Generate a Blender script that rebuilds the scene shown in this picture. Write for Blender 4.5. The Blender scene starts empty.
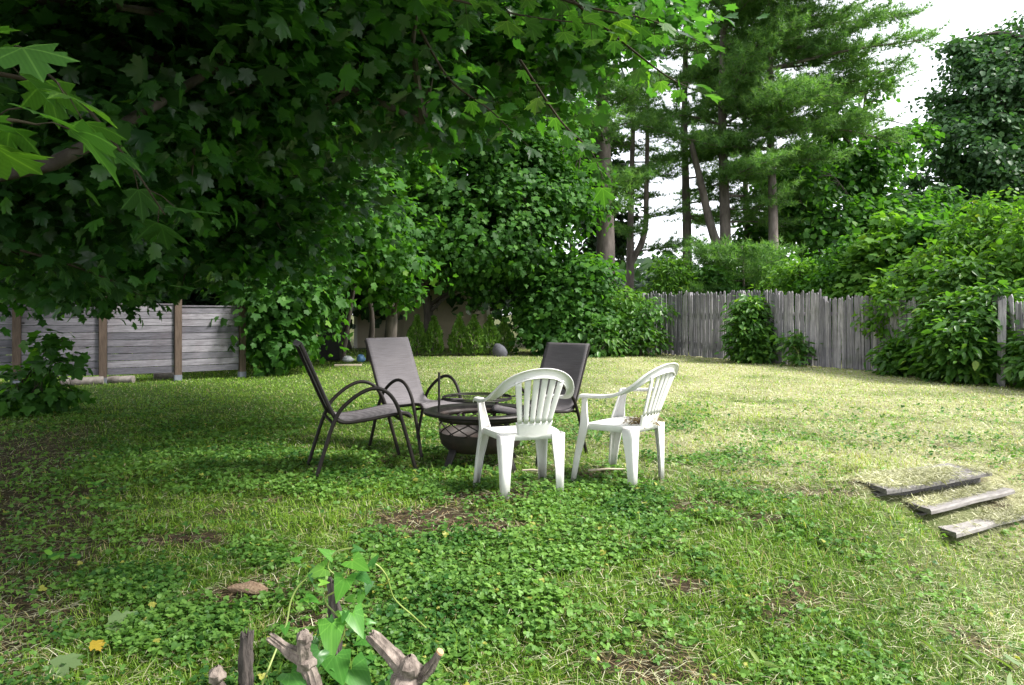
import bpy, math, random
import numpy as np
from mathutils import Vector

PI = math.pi
R = math.radians
rng = np.random.default_rng(7)
random.seed(7)
scene = bpy.context.scene
COL = scene.collection

# ------------------------------------------------------------------ camera
CAM_H, F, HZ = 1.19, 720.0, 313.5
cam_data = bpy.data.cameras.new('camera')
cam = bpy.data.objects.new('camera', cam_data)
COL.objects.link(cam)
cam.location = (0, 0, CAM_H)
cam.rotation_euler = (PI / 2, 0, 0)
cam_data.sensor_width = 36.0
cam_data.lens = 36.0 * F / 1024.0
cam_data.shift_y = -(342.5 - HZ) / 1024.0
cam_data.clip_start = 0.05
cam_data.clip_end = 2000
scene.camera = cam


def at(px, py, d):
    """photo pixel + distance -> world point"""
    return np.array([(px - 512) / F * d, d, CAM_H - (py - HZ) / F * d])


def gnd(px, py):
    d = CAM_H * F / (py - HZ)
    return np.array([(px - 512) / F * d, d, 0.0])


# ------------------------------------------------------------------ noise / terrain
_tab = np.random.default_rng(99).random((256, 256))


def vnoise(x, y, s=1.0, o=0):
    x = np.asarray(x, float) / s + 37.3 * (o + 1)
    y = np.asarray(y, float) / s + 17.7 * (o + 1)
    xi = np.floor(x).astype(int); yi = np.floor(y).astype(int)
    fx = x - xi; fy = y - yi
    fx = fx * fx * (3 - 2 * fx); fy = fy * fy * (3 - 2 * fy)
    a = _tab[xi % 256, yi % 256]; b = _tab[(xi + 1) % 256, yi % 256]
    c = _tab[xi % 256, (yi + 1) % 256]; d = _tab[(xi + 1) % 256, (yi + 1) % 256]
    return (a * (1 - fx) + b * fx) * (1 - fy) + (c * (1 - fx) + d * fx) * fy


def fbm(x, y, s=1.0, o=0):
    return (vnoise(x, y, s, o) * .5 + vnoise(x, y, s / 2.1, o + 3) * .3 + vnoise(x, y, s / 4.3, o + 6) * .2)


def sstep(a, b, x):
    t = np.clip((np.asarray(x, float) - a) / (b - a), 0, 1)
    return t * t * (3 - 2 * t)


BP = (2.47, 4.75)
BU = (.875, .485)
BN = (.485, -.875)


def zt(x, y):
    x = np.asarray(x, float); y = np.asarray(y, float)
    s = (x - BP[0]) * BN[0] + (y - BP[1]) * BN[1]
    t = (x - BP[0]) * BU[0] + (y - BP[1]) * BU[1]
    w = .95 + np.maximum(0, -t) * .75
    z = -.5 * sstep(0, 1, s / w)
    st = np.interp(s, [-.14, 0, .2, .36, .8, 1.1], [0, -.10, -.185, -.30, -.45, -.5])
    kw = sstep(-.3, .05, t) * sstep(2.2, 1.6, t)
    z = z * (1 - kw) + st * kw
    near = sstep(14, 7, np.hypot(x, y))
    z = z + near * (.05 * (fbm(x, y, .9, 2) - .5) + .035 * (vnoise(x, y, .22, 5) - .5))
    return z


# ------------------------------------------------------------------ object helpers
def link(o):
    COL.objects.link(o); return o


def empty(name, loc=(0, 0, 0), rz=0.0):
    o = bpy.data.objects.new(name, None)
    o.empty_display_size = .2
    o.location = loc; o.rotation_euler = (0, 0, rz)
    return link(o)


def tag(o, label=None, cat=None, group=None, kind=None):
    if label: o['label'] = label
    if cat: o['category'] = cat
    if group: o['group'] = group
    if kind: o['kind'] = kind
    return o


def smooth(me, ang=40):
    me.polygons.foreach_set('use_smooth', np.ones(len(me.polygons), bool))
    try:
        me.set_sharp_from_angle(angle=R(ang))
    except Exception:
        pass


class MB:
    """collects verts/faces, builds one mesh object"""
    def __init__(s): s.v = []; s.f = []; s.r = []

    def add(s, vs, fs, r=None):
        b = len(s.v)
        r = random.random() if r is None else r
        s.v.extend([tuple(map(float, p)) for p in vs])
        s.r.extend([r] * len(vs))
        s.f.extend([tuple(b + i for i in f) for f in fs])
        return s

    def box(s, c, h, rot=None, r=None):
        c = Vector(c); vs = []
        for sx in (-1, 1):
            for sy in (-1, 1):
                for sz in (-1, 1):
                    p = Vector((sx * h[0], sy * h[1], sz * h[2]))
                    if rot is not None: p = rot @ p
                    vs.append(p + c)
        return s.add(vs, [(0, 1, 3, 2), (4, 6, 7, 5), (0, 4, 5, 1), (2, 3, 7, 6), (0, 2, 6, 4), (1, 5, 7, 3)], r)

    def tube(s, pts, rad, seg=8, cap=True, r=None, wob=0.0, flat=1.0):
        pts = [Vector(p) for p in pts]; n = len(pts)
        if not hasattr(rad, '__len__'): rad = [rad] * n
        T = []
        for i in range(n):
            a = pts[max(0, i - 1)]; b = pts[min(n - 1, i + 1)]
            t = (b - a); T.append(t.normalized() if t.length > 1e-9 else Vector((0, 0, 1)))
        up = Vector((1, 0, 0)) if abs(T[0].x) < .8 else Vector((0, 1, 0))
        N = (up - T[0] * up.dot(T[0])).normalized()
        vs = []
        for i in range(n):
            N = (N - T[i] * N.dot(T[i])).normalized()
            B = T[i].cross(N)
            for k in range(seg):
                a = 2 * PI * k / seg
                q = rad[i] * (1 + (random.uniform(-wob, wob) if wob else 0))
                vs.append(pts[i] + N * math.cos(a) * q * flat + B * math.sin(a) * q)
        fs = [(i * seg + k, i * seg + (k + 1) % seg, (i + 1) * seg + (k + 1) % seg, (i + 1) * seg + k)
              for i in range(n - 1) for k in range(seg)]
        if cap:
            fs.append(tuple(range(seg - 1, -1, -1)))
            fs.append(tuple((n - 1) * seg + k for k in range(seg)))
        return s.add(vs, fs, r)

    def grid(s, P, r=None, closed=False):
        """P[i][j] points"""
        n = len(P); m = len(P[0])
        vs = [p for row in P for p in row]
        fs = []
        for i in range(n - 1):
            for j in range(m if closed else m - 1):
                fs.append((i * m + j, i * m + (j + 1) % m, (i + 1) * m + (j + 1) % m, (i + 1) * m + j))
        return s.add(vs, fs, r)

    def lathe(s, prof, seg=32, c=(0, 0), r=None):
        P = [[(c[0] + q * math.cos(2 * PI * k / seg), c[1] + q * math.sin(2 * PI * k / seg), z) for k in range(seg)] for q, z in prof]
        return s.grid(P, r, closed=True)

    def build(s, name, m, parent=None, sm=None, solid=None, bevel=None):
        me = bpy.data.meshes.new(name)
        me.from_pydata(s.v, [], s.f)
        a = me.attributes.new('rnd', 'FLOAT', 'POINT')
        a.data.foreach_set('value', np.array(s.r, np.float32))
        me.materials.append(m)
        if sm: smooth(me, sm)
        o = bpy.data.objects.new(name, me)
        if parent is not None: o.parent = parent
        link(o)
        if solid:
            md = o.modifiers.new('solid', 'SOLIDIFY'); md.thickness = solid; md.offset = 0
        if bevel:
            md = o.modifiers.new('bevel', 'BEVEL'); md.width = bevel; md.segments = 2; md.limit_method = 'ANGLE'
        return o


def catmull(pts, n):
    P = np.array(pts, float)
    P = np.vstack([2 * P[0] - P[1], P, 2 * P[-1] - P[-2]])
    out = []
    m = len(P) - 3
    for u in np.linspace(0, m - 1e-6, n):
        i = int(u); t = u - i
        a, b, c, d = P[i], P[i + 1], P[i + 2], P[i + 3]
        out.append(.5 * (2 * b + (c - a) * t + (2 * a - 5 * b + 4 * c - d) * t * t + (3 * b - a - 3 * c + d) * t ** 3))
    return np.array(out)


def raw_mesh(name, V, loops, sizes, m, attrs, parent=None, sm=False):
    me = bpy.data.meshes.new(name)
    V = np.ascontiguousarray(V, np.float32)
    loops = np.ascontiguousarray(loops, np.int32); sizes = np.ascontiguousarray(sizes, np.int32)
    me.vertices.add(len(V)); me.vertices.foreach_set('co', V.ravel())
    me.loops.add(len(loops)); me.loops.foreach_set('vertex_index', loops)
    me.polygons.add(len(sizes))
    starts = np.zeros(len(sizes), np.int32); starts[1:] = np.cumsum(sizes)[:-1]
    me.polygons.foreach_set('loop_start', starts)
    try: me.polygons.foreach_set('loop_total', sizes)
    except Exception: pass
    if sm: me.polygons.foreach_set('use_smooth', np.ones(len(sizes), bool))
    for an, av in attrs.items():
        if av.ndim == 1:
            a = me.attributes.new(an, 'FLOAT', 'POINT'); a.data.foreach_set('value', np.ascontiguousarray(av, np.float32))
        else:
            a = me.attributes.new(an, 'FLOAT_COLOR', 'POINT'); a.data.foreach_set('color', np.ascontiguousarray(av, np.float32).ravel())
    me.update(calc_edges=True)
    me.materials.append(m)
    o = bpy.data.objects.new(name, me)
    if parent is not None: o.parent = parent
    return link(o)


# ------------------------------------------------------------------ leaf templates
def mirror(half, center=(0, .3)):
    """half outline base->tip (right side); fan triangulated about center"""
    right = half; left = [(-x, y) for x, y in half[::-1][1:]]
    out = right + left
    vs = [center] + out
    n = len(out)
    fs = [(0, 1 + i, 1 + (i + 1) % n) for i in range(n)]
    V = np.array([(x, y, .10 * abs(x) - .22 * y * y - .25 * x * x) for x, y in vs])
    return V, fs


HI = mirror([(.03, 0), (.2, -.05), (.3, .02), (.5, .07), (.42, .18), (.35, .3), (.52, .38), (.49, .49), (.62, .67), (.43, .65),
             (.4, .75), (.28, .68), (.18, .58), (.2, .73), (.24, .83), (.1, .86), (0, 1.04)])
MID = mirror([(.02, -.02), (.28, -.06), (.47, .08), (.42, .28), (.6, .56), (.42, .66), (.27, .62), (.2, .82), (0, 1.02)])


MAPLE = mirror([(.02, -.02), (.18, -.07), (.3, -.01), (.48, .07), (.4, .2), (.37, .29), (.53, .37), (.49, .47), (.62, .64), (.42, .66), (.38, .73), (.25, .62), (.23, .74), (.25, .82), (.1, .86), (0, 1.05)])


def folded(half, bend=.2, fold=.12):
    n = len(half)
    vs = half + [(-x, y) for x, y in half[1:-1]]
    r = list(range(n)); l = [0] + list(range(n, n + n - 2)) + [n - 1]
    V = np.array([(x, y, fold * abs(x) - bend * y * y) for x, y in vs])
    return V, [tuple(r), tuple(l[::-1])]


LOW = folded([(0, 0), (.42, .08), (.52, .6), (0, 1.0)])
OVATE = folded([(0, 0), (.24, .2), (.3, .42), (.17, .78), (0, 1.0)], .25, .25)
LANCE = folded([(0, 0), (.13, .25), (.12, .6), (0, 1.0)], .3, .3)
HEART = mirror([(0, .05), (.2, -.16), (.42, -.18), (.36, .1), (.3, .35), (.17, .68), (0, 1.0)], (0, .3))
ROUND = (np.array([(0, 0, 0), (.45, .15, .06), (.55, .55, .1), (.3, .95, .06), (-.3, .95, .06), (-.55, .55, .1), (-.45, .15, .06)]),
         [(0, 1, 2, 3), (0, 3, 4), (0, 4, 5, 6)])


CURL = 1.0


def nrm(a):
    return a / np.maximum(np.linalg.norm(a, axis=-1, keepdims=True), 1e-9)


def leaf_arrays(tmpl, pos, N, T, size):
    tv, tf = tmpl
    Z = nrm(N); Y = nrm(T - (T * Z).sum(1, keepdims=True) * Z); X = np.cross(Y, Z)
    n = len(pos); k = len(tv)
    zz = tv[None, :, 2] + CURL * (rng.normal(0, .22, (n, 1)) * tv[None, :, 1] ** 2 + rng.normal(0, .35, (n, 1)) * tv[None, :, 0] ** 2 + rng.normal(0, .25, (n, 1)) * tv[None, :, 0] * tv[None, :, 1])
    V = pos[:, None, :] + size[:, None, None] * (tv[None, :, 0:1] * X[:, None, :] + tv[None, :, 1:2] * Y[:, None, :] + zz[:, :, None] * Z[:, None, :])
    V = V.reshape(-1, 3)
    fl = np.concatenate([np.array(f) for f in tf]); fsz = np.array([len(f) for f in tf])
    loops = (np.arange(n)[:, None] * k + fl[None, :]).ravel()
    return V, loops, np.tile(fsz, n), k


def leaves(name, tmpl, pos, N, T, size, m, parent=None, rnd=None, uv=False):
    V, L, S, k = leaf_arrays(tmpl, pos, N, T, size)
    if rnd is None: rnd = rng.random(len(pos))
    at_ = {'rnd': np.repeat(rnd, k)}
    if uv: at_['luv'] = np.tile(np.hstack([tmpl[0][:, :2], np.zeros((k, 1)), np.ones((k, 1))]), (len(pos), 1))
    return raw_mesh(name, V, L, S, m, at_, parent)


def lobes_points(lobes, n, shell=.5, pow_=.5, low=-1.0, gap=.2):
    """cluster centres spread through a union of ellipsoids, mostly near their surface"""
    C = np.array([l[:3] for l in lobes], float); Rr = np.array([l[3:6] for l in lobes], float)
    w = (Rr[:, 0] * Rr[:, 1] + Rr[:, 1] * Rr[:, 2] + Rr[:, 0] * Rr[:, 2]); w = w / w.sum()
    out = []; on = []; cnt = 0
    while cnt < n:
        k = rng.choice(len(lobes), size=n * 2, p=w)
        d = nrm(rng.normal(size=(n * 2, 3)))
        r = shell + (1 - shell) * rng.random(n * 2) ** pow_
        r *= 1 + .18 * (rng.random(n * 2) - .5)
        p = C[k] + d * Rr[k] * r[:, None]
        q = np.sqrt((((p[:, None, :] - C[None]) / Rr[None]) ** 2).sum(-1))
        keep = (q.min(1) > shell * .9) & (d[:, 2] > low)
        # gaps
        g = vnoise(p[:, 0] + p[:, 2] * .7, p[:, 1] - p[:, 2] * .6, .9, 11)
        keep &= g > gap
        p = p[keep]; nn = nrm(d[keep] / Rr[k][keep])
        out.append(p); on.append(nn); cnt += len(p)
    return np.vstack(out)[:n], np.vstack(on)[:n]


def sprays(pts, outn, per, sig=.32, flat=.4, up=.75, outw=.5, jit=.4, droop=.6, size=.13, sv=.32):
    """leaf sprays around cluster centres; returns pos, N, T, size, cluster id"""
    n = len(pts)
    cid = np.repeat(np.arange(n), per)
    off = rng.normal(size=(n * per, 3)) * np.array([sig, sig, sig * flat])
    o = outn[cid]
    # shingle: leaves further out hang a little lower
    ho = (off * o).sum(1, keepdims=True)
    pos = pts[cid] + off - np.array([0, 0, 1.]) * np.maximum(ho, 0) * .35
    N = nrm(np.array([0, 0, up]) + o * outw + rng.normal(size=(n * per, 3)) * jit)
    T = nrm(o * .6 + nrm(off) * .7 + np.array([0, 0, -droop]) + rng.normal(size=(n * per, 3)) * .3)
    s = size * (1 + sv * rng.normal(size=n * per)).clip(.45, 1.7)
    return pos, N, T, s, cid


# ------------------------------------------------------------------ materials
def new_mat(name):
    m = bpy.data.materials.new(name); m.use_nodes = True
    nt = m.node_tree; nt.nodes.clear()
    out = nt.nodes.new('ShaderNodeOutputMaterial')
    return m, nt, out


def N_(nt, t, **kw):
    n = nt.nodes.new('ShaderNode' + t)
    for k, v in kw.items():
        if k.startswith('_'): setattr(n, k[1:], v)
        else: n.inputs[k].default_value = v
    return n


def rgba(c): return (c[0], c[1], c[2], 1)


def ramp(nt, fac, stops):
    r = nt.nodes.new('ShaderNodeValToRGB')
    cr = r.color_ramp
    while len(cr.elements) < len(stops): cr.elements.new(.5)
    for e, (p, c) in zip(cr.elements, stops): e.position = p; e.color = rgba(c)
    nt.links.new(fac, r.inputs[0])
    return r.outputs[0]


def coords(nt, scale=(1, 1, 1), kind='Object'):
    tc = nt.nodes.new('ShaderNodeTexCoord'); mp = nt.nodes.new('ShaderNodeMapping')
    mp.inputs['Scale'].default_value = scale
    nt.links.new(tc.outputs[kind], mp.inputs[0])
    return mp.outputs[0]


def noise(nt, vec, scale, detail=4, rough=.6):
    n = N_(nt, 'TexNoise', Scale=scale, Detail=detail, Roughness=rough)
    nt.links.new(vec, n.inputs['Vector']); return n.outputs['Fac']


def mixc(nt, fac, a, b, mode='MIX'):
    m = nt.nodes.new('ShaderNodeMix'); m.data_type = 'RGBA'; m.blend_type = mode
    if isinstance(fac, (int, float)): m.inputs[0].default_value = fac
    else: nt.links.new(fac, m.inputs[0])
    for i, c in ((6, a), (7, b)):
        if isinstance(c, tuple): m.inputs[i].default_value = rgba(c)
        else: nt.links.new(c, m.inputs[i])
    return m.outputs[2]


def bump(nt, h, strength=.3, dist=.01):
    b = N_(nt, 'Bump', Strength=strength, Distance=dist)
    nt.links.new(h, b.inputs['Height']); return b.outputs[0]


def attr(nt, name):
    a = nt.nodes.new('ShaderNodeAttribute'); a.attribute_name = name; return a


def leaf_mat(name, stops, tcol, tr=.35, rough=.45, spec=.35, veins=0):
    m, nt, out = new_mat(name)
    c = ramp(nt, attr(nt, 'rnd').outputs['Fac'], stops)
    # blotchy variation over the whole plant
    nz = noise(nt, coords(nt), 1.3, 2)
    c = mixc(nt, nz, c, mixc(nt, 1.0, c, (1.35, 1.25, 1.1), 'MULTIPLY'))
    if veins:
        sp = nt.nodes.new('ShaderNodeSeparateXYZ'); nt.links.new(attr(nt, 'luv').outputs['Vector'], sp.inputs[0])
        def mth(op, a, b=None):
            q = nt.nodes.new('ShaderNodeMath'); q.operation = op
            for i, v in enumerate((a, b)):
                if v is None: continue
                if isinstance(v, (int, float)): q.inputs[i].default_value = v
                else: nt.links.new(v, q.inputs[i])
            return q.outputs[0]
        ang = mth('ARCTAN2', sp.outputs[0], sp.outputs[1])
        dl = mth('SUBTRACT', ang, mth('MULTIPLY', mth('ROUND', mth('DIVIDE', ang, .73)), .73))
        r_ = mth('SQRT', mth('ADD', mth('POWER', sp.outputs[0], 2), mth('POWER', sp.outputs[1], 2)))
        dist = mth('MULTIPLY', mth('ABSOLUTE', dl), r_)
        vm = ramp(nt, dist, [(.008, (1, 1, 1)), (.02, (0, 0, 0))])
        c = mixc(nt, mixc(nt, veins, (0, 0, 0), vm), c, mixc(nt, 1.0, c, (2.4, 1.9, 2.2), 'MULTIPLY'))
        sec = nt.nodes.new('ShaderNodeTexWave'); sec.inputs['Scale'].default_value = 4.5; sec.inputs['Distortion'].default_value = 2.0
        nt.links.new(attr(nt, 'luv').outputs['Vector'], sec.inputs['Vector'])
        c = mixc(nt, .25, c, mixc(nt, 1.0, c, ramp(nt, sec.outputs['Fac'], [(0, (.55, .6, .55)), (1, (1.15, 1.1, 1.1))]), 'MULTIPLY'))
    p = N_(nt, 'BsdfPrincipled', Roughness=rough)
    p.inputs['Specular IOR Level'].default_value = spec
    nt.links.new(c, p.inputs['Base Color'])
    t = N_(nt, 'BsdfTranslucent')
    nt.links.new(mixc(nt, 1.0, c, tcol, 'MULTIPLY'), t.inputs['Color'])
    mx = N_(nt, 'MixShader', Fac=tr)
    nt.links.new(p.outputs[0], mx.inputs[1]); nt.links.new(t.outputs[0], mx.inputs[2])
    nt.links.new(mx.outputs[0], out.inputs[0])
    return m


def plain(name, c, c2=None, scale=6, rough=.5, metal=0, bmp=0, bscale=40, stretch=(1, 1, 1), spec=.5):
    m, nt, out = new_mat(name)
    v = coords(nt, stretch)
    p = N_(nt, 'BsdfPrincipled', Roughness=rough, Metallic=metal)
    p.inputs['Specular IOR Level'].default_value = spec
    if c2 is not None:
        nz = noise(nt, v, scale, 5, .65)
        nt.links.new(ramp(nt, nz, [(.3, c), (.72, c2)]), p.inputs['Base Color'])
    else:
        p.inputs['Base Color'].default_value = rgba(c)
    if bmp:
        nt.links.new(bump(nt, noise(nt, v, bscale, 4), bmp), p.inputs['Normal'])
    nt.links.new(p.outputs[0], out.inputs[0])
    return m


def wood(name, dark, light, stretch, stain=(.05, .045, .04), rough=.85, knots=0.0, green=0.0):
    m, nt, out = new_mat(name)
    v = coords(nt, stretch); vo = coords(nt)
    a = attr(nt, 'rnd').outputs['Fac']
    n1 = noise(nt, v, 5, 6, .7)
    c = ramp(nt, n1, [(.28, dark), (.7, light)])
    c = mixc(nt, 1.0, c, ramp(nt, a, [(0, (.5, .5, .53)), (.5, (.85, .84, .85)), (1, (1.2, 1.18, 1.16))]), 'MULTIPLY')
    st = noise(nt, vo, 1.6, 5, .65)
    c = mixc(nt, ramp(nt, st, [(.5, (0, 0, 0)), (.78, (.75, .75, .75))]), c, stain)
    if green:
        g = noise(nt, vo, 2.3, 3)
        c = mixc(nt, ramp(nt, g, [(.55, (0, 0, 0)), (.75, (green, green, green))]), c, (.10, .13, .06))
    if knots:
        vr = nt.nodes.new('ShaderNodeTexVoronoi'); vr.inputs['Scale'].default_value = knots
        nt.links.new(coords(nt, (1, 0, 1.6)), vr.inputs['Vector'])
        k = ramp(nt, vr.outputs['Distance'], [(.05, (.9, .9, .9)), (.12, (0, 0, 0))])
        c = mixc(nt, k, c, (.02, .017, .015))
    p = N_(nt, 'BsdfPrincipled', Roughness=rough)
    p.inputs['Specular IOR Level'].default_value = .25
    nt.links.new(c, p.inputs['Base Color'])
    nt.links.new(bump(nt, n1, .5, .01), p.inputs['Normal'])
    nt.links.new(p.outputs[0], out.inputs[0])
    return m


M = {}
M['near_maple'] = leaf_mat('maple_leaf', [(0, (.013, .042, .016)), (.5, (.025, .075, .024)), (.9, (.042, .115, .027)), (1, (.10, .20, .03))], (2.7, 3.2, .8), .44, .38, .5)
M['close_maple'] = leaf_mat('close_maple_leaf', [(0, (.014, .045, .014)), (.5, (.024, .07, .02)), (.9, (.04, .11, .024)), (1, (.08, .16, .028))], (2.6, 3.0, .8), .36, .42, .45, .8)
M['mid_maple'] = leaf_mat('bright_maple_leaf', [(0, (.018, .056, .014)), (.5, (.034, .104, .019)), (.9, (.062, .16, .023)), (1, (.11, .20, .03))], (2.4, 2.6, .8), .38, .55, .2)
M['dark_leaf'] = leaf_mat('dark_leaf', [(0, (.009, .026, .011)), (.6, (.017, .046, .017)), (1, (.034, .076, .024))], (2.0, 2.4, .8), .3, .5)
M['blue_leaf'] = leaf_mat('oak_leaf', [(0, (.02, .055, .02)), (.6, (.038, .10, .035)), (1, (.07, .155, .05))], (1.8, 2.0, .9), .3, .5)
M['bright_leaf'] = leaf_mat('shrub_leaf', [(0, (.035, .10, .016)), (.5, (.065, .165, .024)), (.88, (.11, .23, .034)), (1, (.22, .30, .06))], (2.0, 2.0, .7), .4, .5, .22)
M['knot_leaf'] = leaf_mat('knotweed_leaf', [(0, (.03, .085, .018)), (.6, (.055, .145, .026)), (.92, (.10, .20, .03)), (1, (.18, .26, .05))], (2.0, 2.1, .7), .36, .4)
M['cedar'] = leaf_mat('arborvitae_leaf', [(0, (.05, .12, .018)), (.6, (.09, .19, .028)), (1, (.15, .27, .04))], (1.6, 1.7, .8), .25, .6)
M['pine'] = leaf_mat('pine_needle', [(0, (.045, .11, .036)), (.5, (.085, .185, .052)), (1, (.155, .275, .068))], (1.7, 1.9, .8), .42, .55)
M['vine'] = leaf_mat('bindweed_leaf', [(0, (.035, .12, .03)), (.6, (.07, .22, .035)), (1, (.15, .33, .045))], (1.9, 2.0, .7), .35, .38, .45, .35)
M['stem'] = plain('green_stem', (.16, .24, .05), (.25, .30, .08), 8, .5)
M['bark'] = plain('bark', (.035, .028, .022), (.10, .085, .07), 9, .9, 0, .9, 25, (1, 1, .25))
M['pine_bark'] = plain('pine_bark', (.07, .056, .048), (.22, .185, .165), 5, .95, 0, .9, 14, (1, 1, .3))
M['twig'] = plain('twig', (.03, .025, .016), (.06, .05, .032), 6, .85, spec=.2)
M['stub'] = plain('cut_wood', (.045, .032, .026), (.34, .28, .24), 34, .9, 0, 1.0, 60, (1, 1, .35))
M['dark_stub'] = plain('rotten_wood', (.02, .017, .015), (.13, .105, .095), 30, .9, 0, 1.0, 60, (1, 1, .2))
M['cut'] = plain('fresh_cut', (.42, .23, .10), (.52, .38, .24), 30, .8)
M['white'] = None


def colored(name, rough=.6, tr=.0, spec=.25):
    m, nt, out = new_mat(name)
    c = attr(nt, 'Col').outputs['Color']
    p = N_(nt, 'BsdfPrincipled', Roughness=rough); p.inputs['Specular IOR Level'].default_value = spec
    nt.links.new(c, p.inputs['Base Color'])
    if tr:
        t = N_(nt, 'BsdfTranslucent')
        nt.links.new(mixc(nt, 1.0, c, (1.7, 1.8, .8), 'MULTIPLY'), t.inputs['Color'])
        mx = N_(nt, 'MixShader', Fac=tr)
        nt.links.new(p.outputs[0], mx.inputs[1]); nt.links.new(t.outputs[0], mx.inputs[2])
        nt.links.new(mx.outputs[0], out.inputs[0])
    else:
        nt.links.new(p.outputs[0], out.inputs[0])
    return m


M['blade'] = colored('grass_blade', .5, .3, .3)
M['straw'] = colored('dry_straw', .75, .1, .2)


def plastic():
    m, nt, out = new_mat('white_plastic')
    v = coords(nt)
    n1 = noise(nt, v, 5, 6, .7); n2 = noise(nt, v, 45, 3)
    c = ramp(nt, n1, [(.35, (.76, .75, .74)), (.62, (.70, .69, .67)), (.8, (.52, .50, .45))])
    c = mixc(nt, ramp(nt, n2, [(.66, (0, 0, 0)), (.75, (.5, .5, .5))]), c, (.42, .39, .33))
    # soil splashed on the lowest few centimetres of the legs
    sp = nt.nodes.new('ShaderNodeSeparateXYZ'); nt.links.new(v, sp.inputs[0])
    mr = N_(nt, 'MapRange'); mr.inputs[1].default_value = .0; mr.inputs[2].default_value = .13; mr.inputs[3].default_value = .7; mr.inputs[4].default_value = 0
    nt.links.new(sp.outputs[2], mr.inputs[0])
    mm = N_(nt, 'Math', _operation='MULTIPLY'); nt.links.new(mr.outputs[0], mm.inputs[0]); nt.links.new(noise(nt, v, 22, 4), mm.inputs[1])
    c = mixc(nt, mm.outputs[0], c, (.25, .22, .13))
    p = N_(nt, 'BsdfPrincipled', Roughness=.42); p.inputs['Specular IOR Level'].default_value = .4
    nt.links.new(c, p.inputs['Base Color']); nt.links.new(p.outputs[0], out.inputs[0])
    return m


M['white'] = plastic()


def sling():
    m, nt, out = new_mat('sling_fabric')
    v = coords(nt)
    def wave(ax, sc):
        w = nt.nodes.new('ShaderNodeTexWave'); w.bands_direction = ax
        w.inputs['Scale'].default_value = sc; w.inputs['Distortion'].default_value = 1.2; w.inputs['Detail'].default_value = 2
        nt.links.new(v, w.inputs['Vector']); return w.outputs['Fac']
    wx = wave('X', 60); wz = wave('Z', 45)
    f = N_(nt, 'Math', _operation='MULTIPLY'); nt.links.new(wx, f.inputs[0]); nt.links.new(wz, f.inputs[1])
    c = ramp(nt, f.outputs[0], [(0, (.155, .146, .155)), (1, (.32, .302, .32))])
    c = mixc(nt, noise(nt, v, 3, 4), c, mixc(nt, 1., c, (.78, .76, .74), 'MULTIPLY'))
    c = mixc(nt, 1., c, ramp(nt, noise(nt, coords(nt, (2.5, 30, 55)), 2.2, 3, .6), [(.3, (.72, .72, .74)), (.7, (1.12, 1.1, 1.1))]), 'MULTIPLY')
    p = N_(nt, 'BsdfPrincipled', Roughness=.75); p.inputs['Specular IOR Level'].default_value = .3
    t = N_(nt, 'BsdfTranslucent'); t.inputs['Color'].default_value = (.25, .17, .1, 1)
    mx = N_(nt, 'MixShader', Fac=.18)
    nt.links.new(c, p.inputs['Base Color']); nt.links.new(p.outputs[0], mx.inputs[1]); nt.links.new(t.outputs[0], mx.inputs[2])
    nt.links.new(bump(nt, f.outputs[0], .25, .002), p.inputs['Normal'])
    nt.links.new(mx.outputs[0], out.inputs[0])
    return m


M['sling'] = sling()
M['frame'] = plain('bronze_frame', (.012, .010, .009), (.022, .018, .016), 12, .5, 0, 0, spec=.18)
M['pit'] = plain('rusty_steel', (.009, .007, .006), (.030, .017, .012), 9, .6, .1, .2, 60)
M['iron'] = plain('black_iron', (.014, .013, .013), (.035, .03, .028), 14, .5, .5)
M['leftfence'] = wood('silvered_board', (.10, .098, .112), (.28, .272, .305), (1.0, 8, 9), (.12, .09, .10), .8, 3.1)
M['leftpost'] = wood('post_wood', (.07, .05, .038), (.145, .11, .085), (8, 8, 1), (.10, .07, .05))
M['picket'] = wood('weathered_picket', (.12, .117, .135), (.43, .41, .435), (10, 10, .7), (.06, .055, .06), .9, 0, .35)
M['tread'] = wood('tread_wood', (.16, .15, .145), (.40, .38, .36), (1.2, 9, 9), (.06, .05, .05), .9, 0, .3)
M['concrete'] = plain('post_base', (.13, .145, .18), (.2, .215, .25), 9, .8)
M['rock'] = plain('rock', (.045, .045, .055), (.10, .10, .12), 7, .85, 0, .6, 20)
M['bin'] = plain('black_bin', (.010, .010, .011), (.018, .018, .02), 5, .45)
M['siding'] = plain('beige_siding', (.52, .44, .33), (.60, .52, .40), 3, .7)
M['trim'] = plain('white_trim', (.66, .63, .57), (.74, .71, .66), 4, .6)
M['roof'] = plain('shingle', (.07, .065, .06), (.13, .12, .115), 30, .9, 0, .5, 40)
M['bag'] = plain('white_sack', (.62, .64, .66), (.78, .79, .80), 8, .5)
M['bluebag'] = plain('blue_sack', (.08, .20, .42), (.16, .32, .55), 8, .45)
M['birch'] = plain('birch_log', (.10, .08, .07), (.36, .32, .29), 10, .85, 0, .4, 30)
M['palewood'] = plain('pale_board', (.45, .38, .28), (.58, .50, .38), 9, .8)
M['wicker'] = plain('dry_cone', (.15, .09, .055), (.36, .26, .17), 60, .9, 0, 1, 80)

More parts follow.
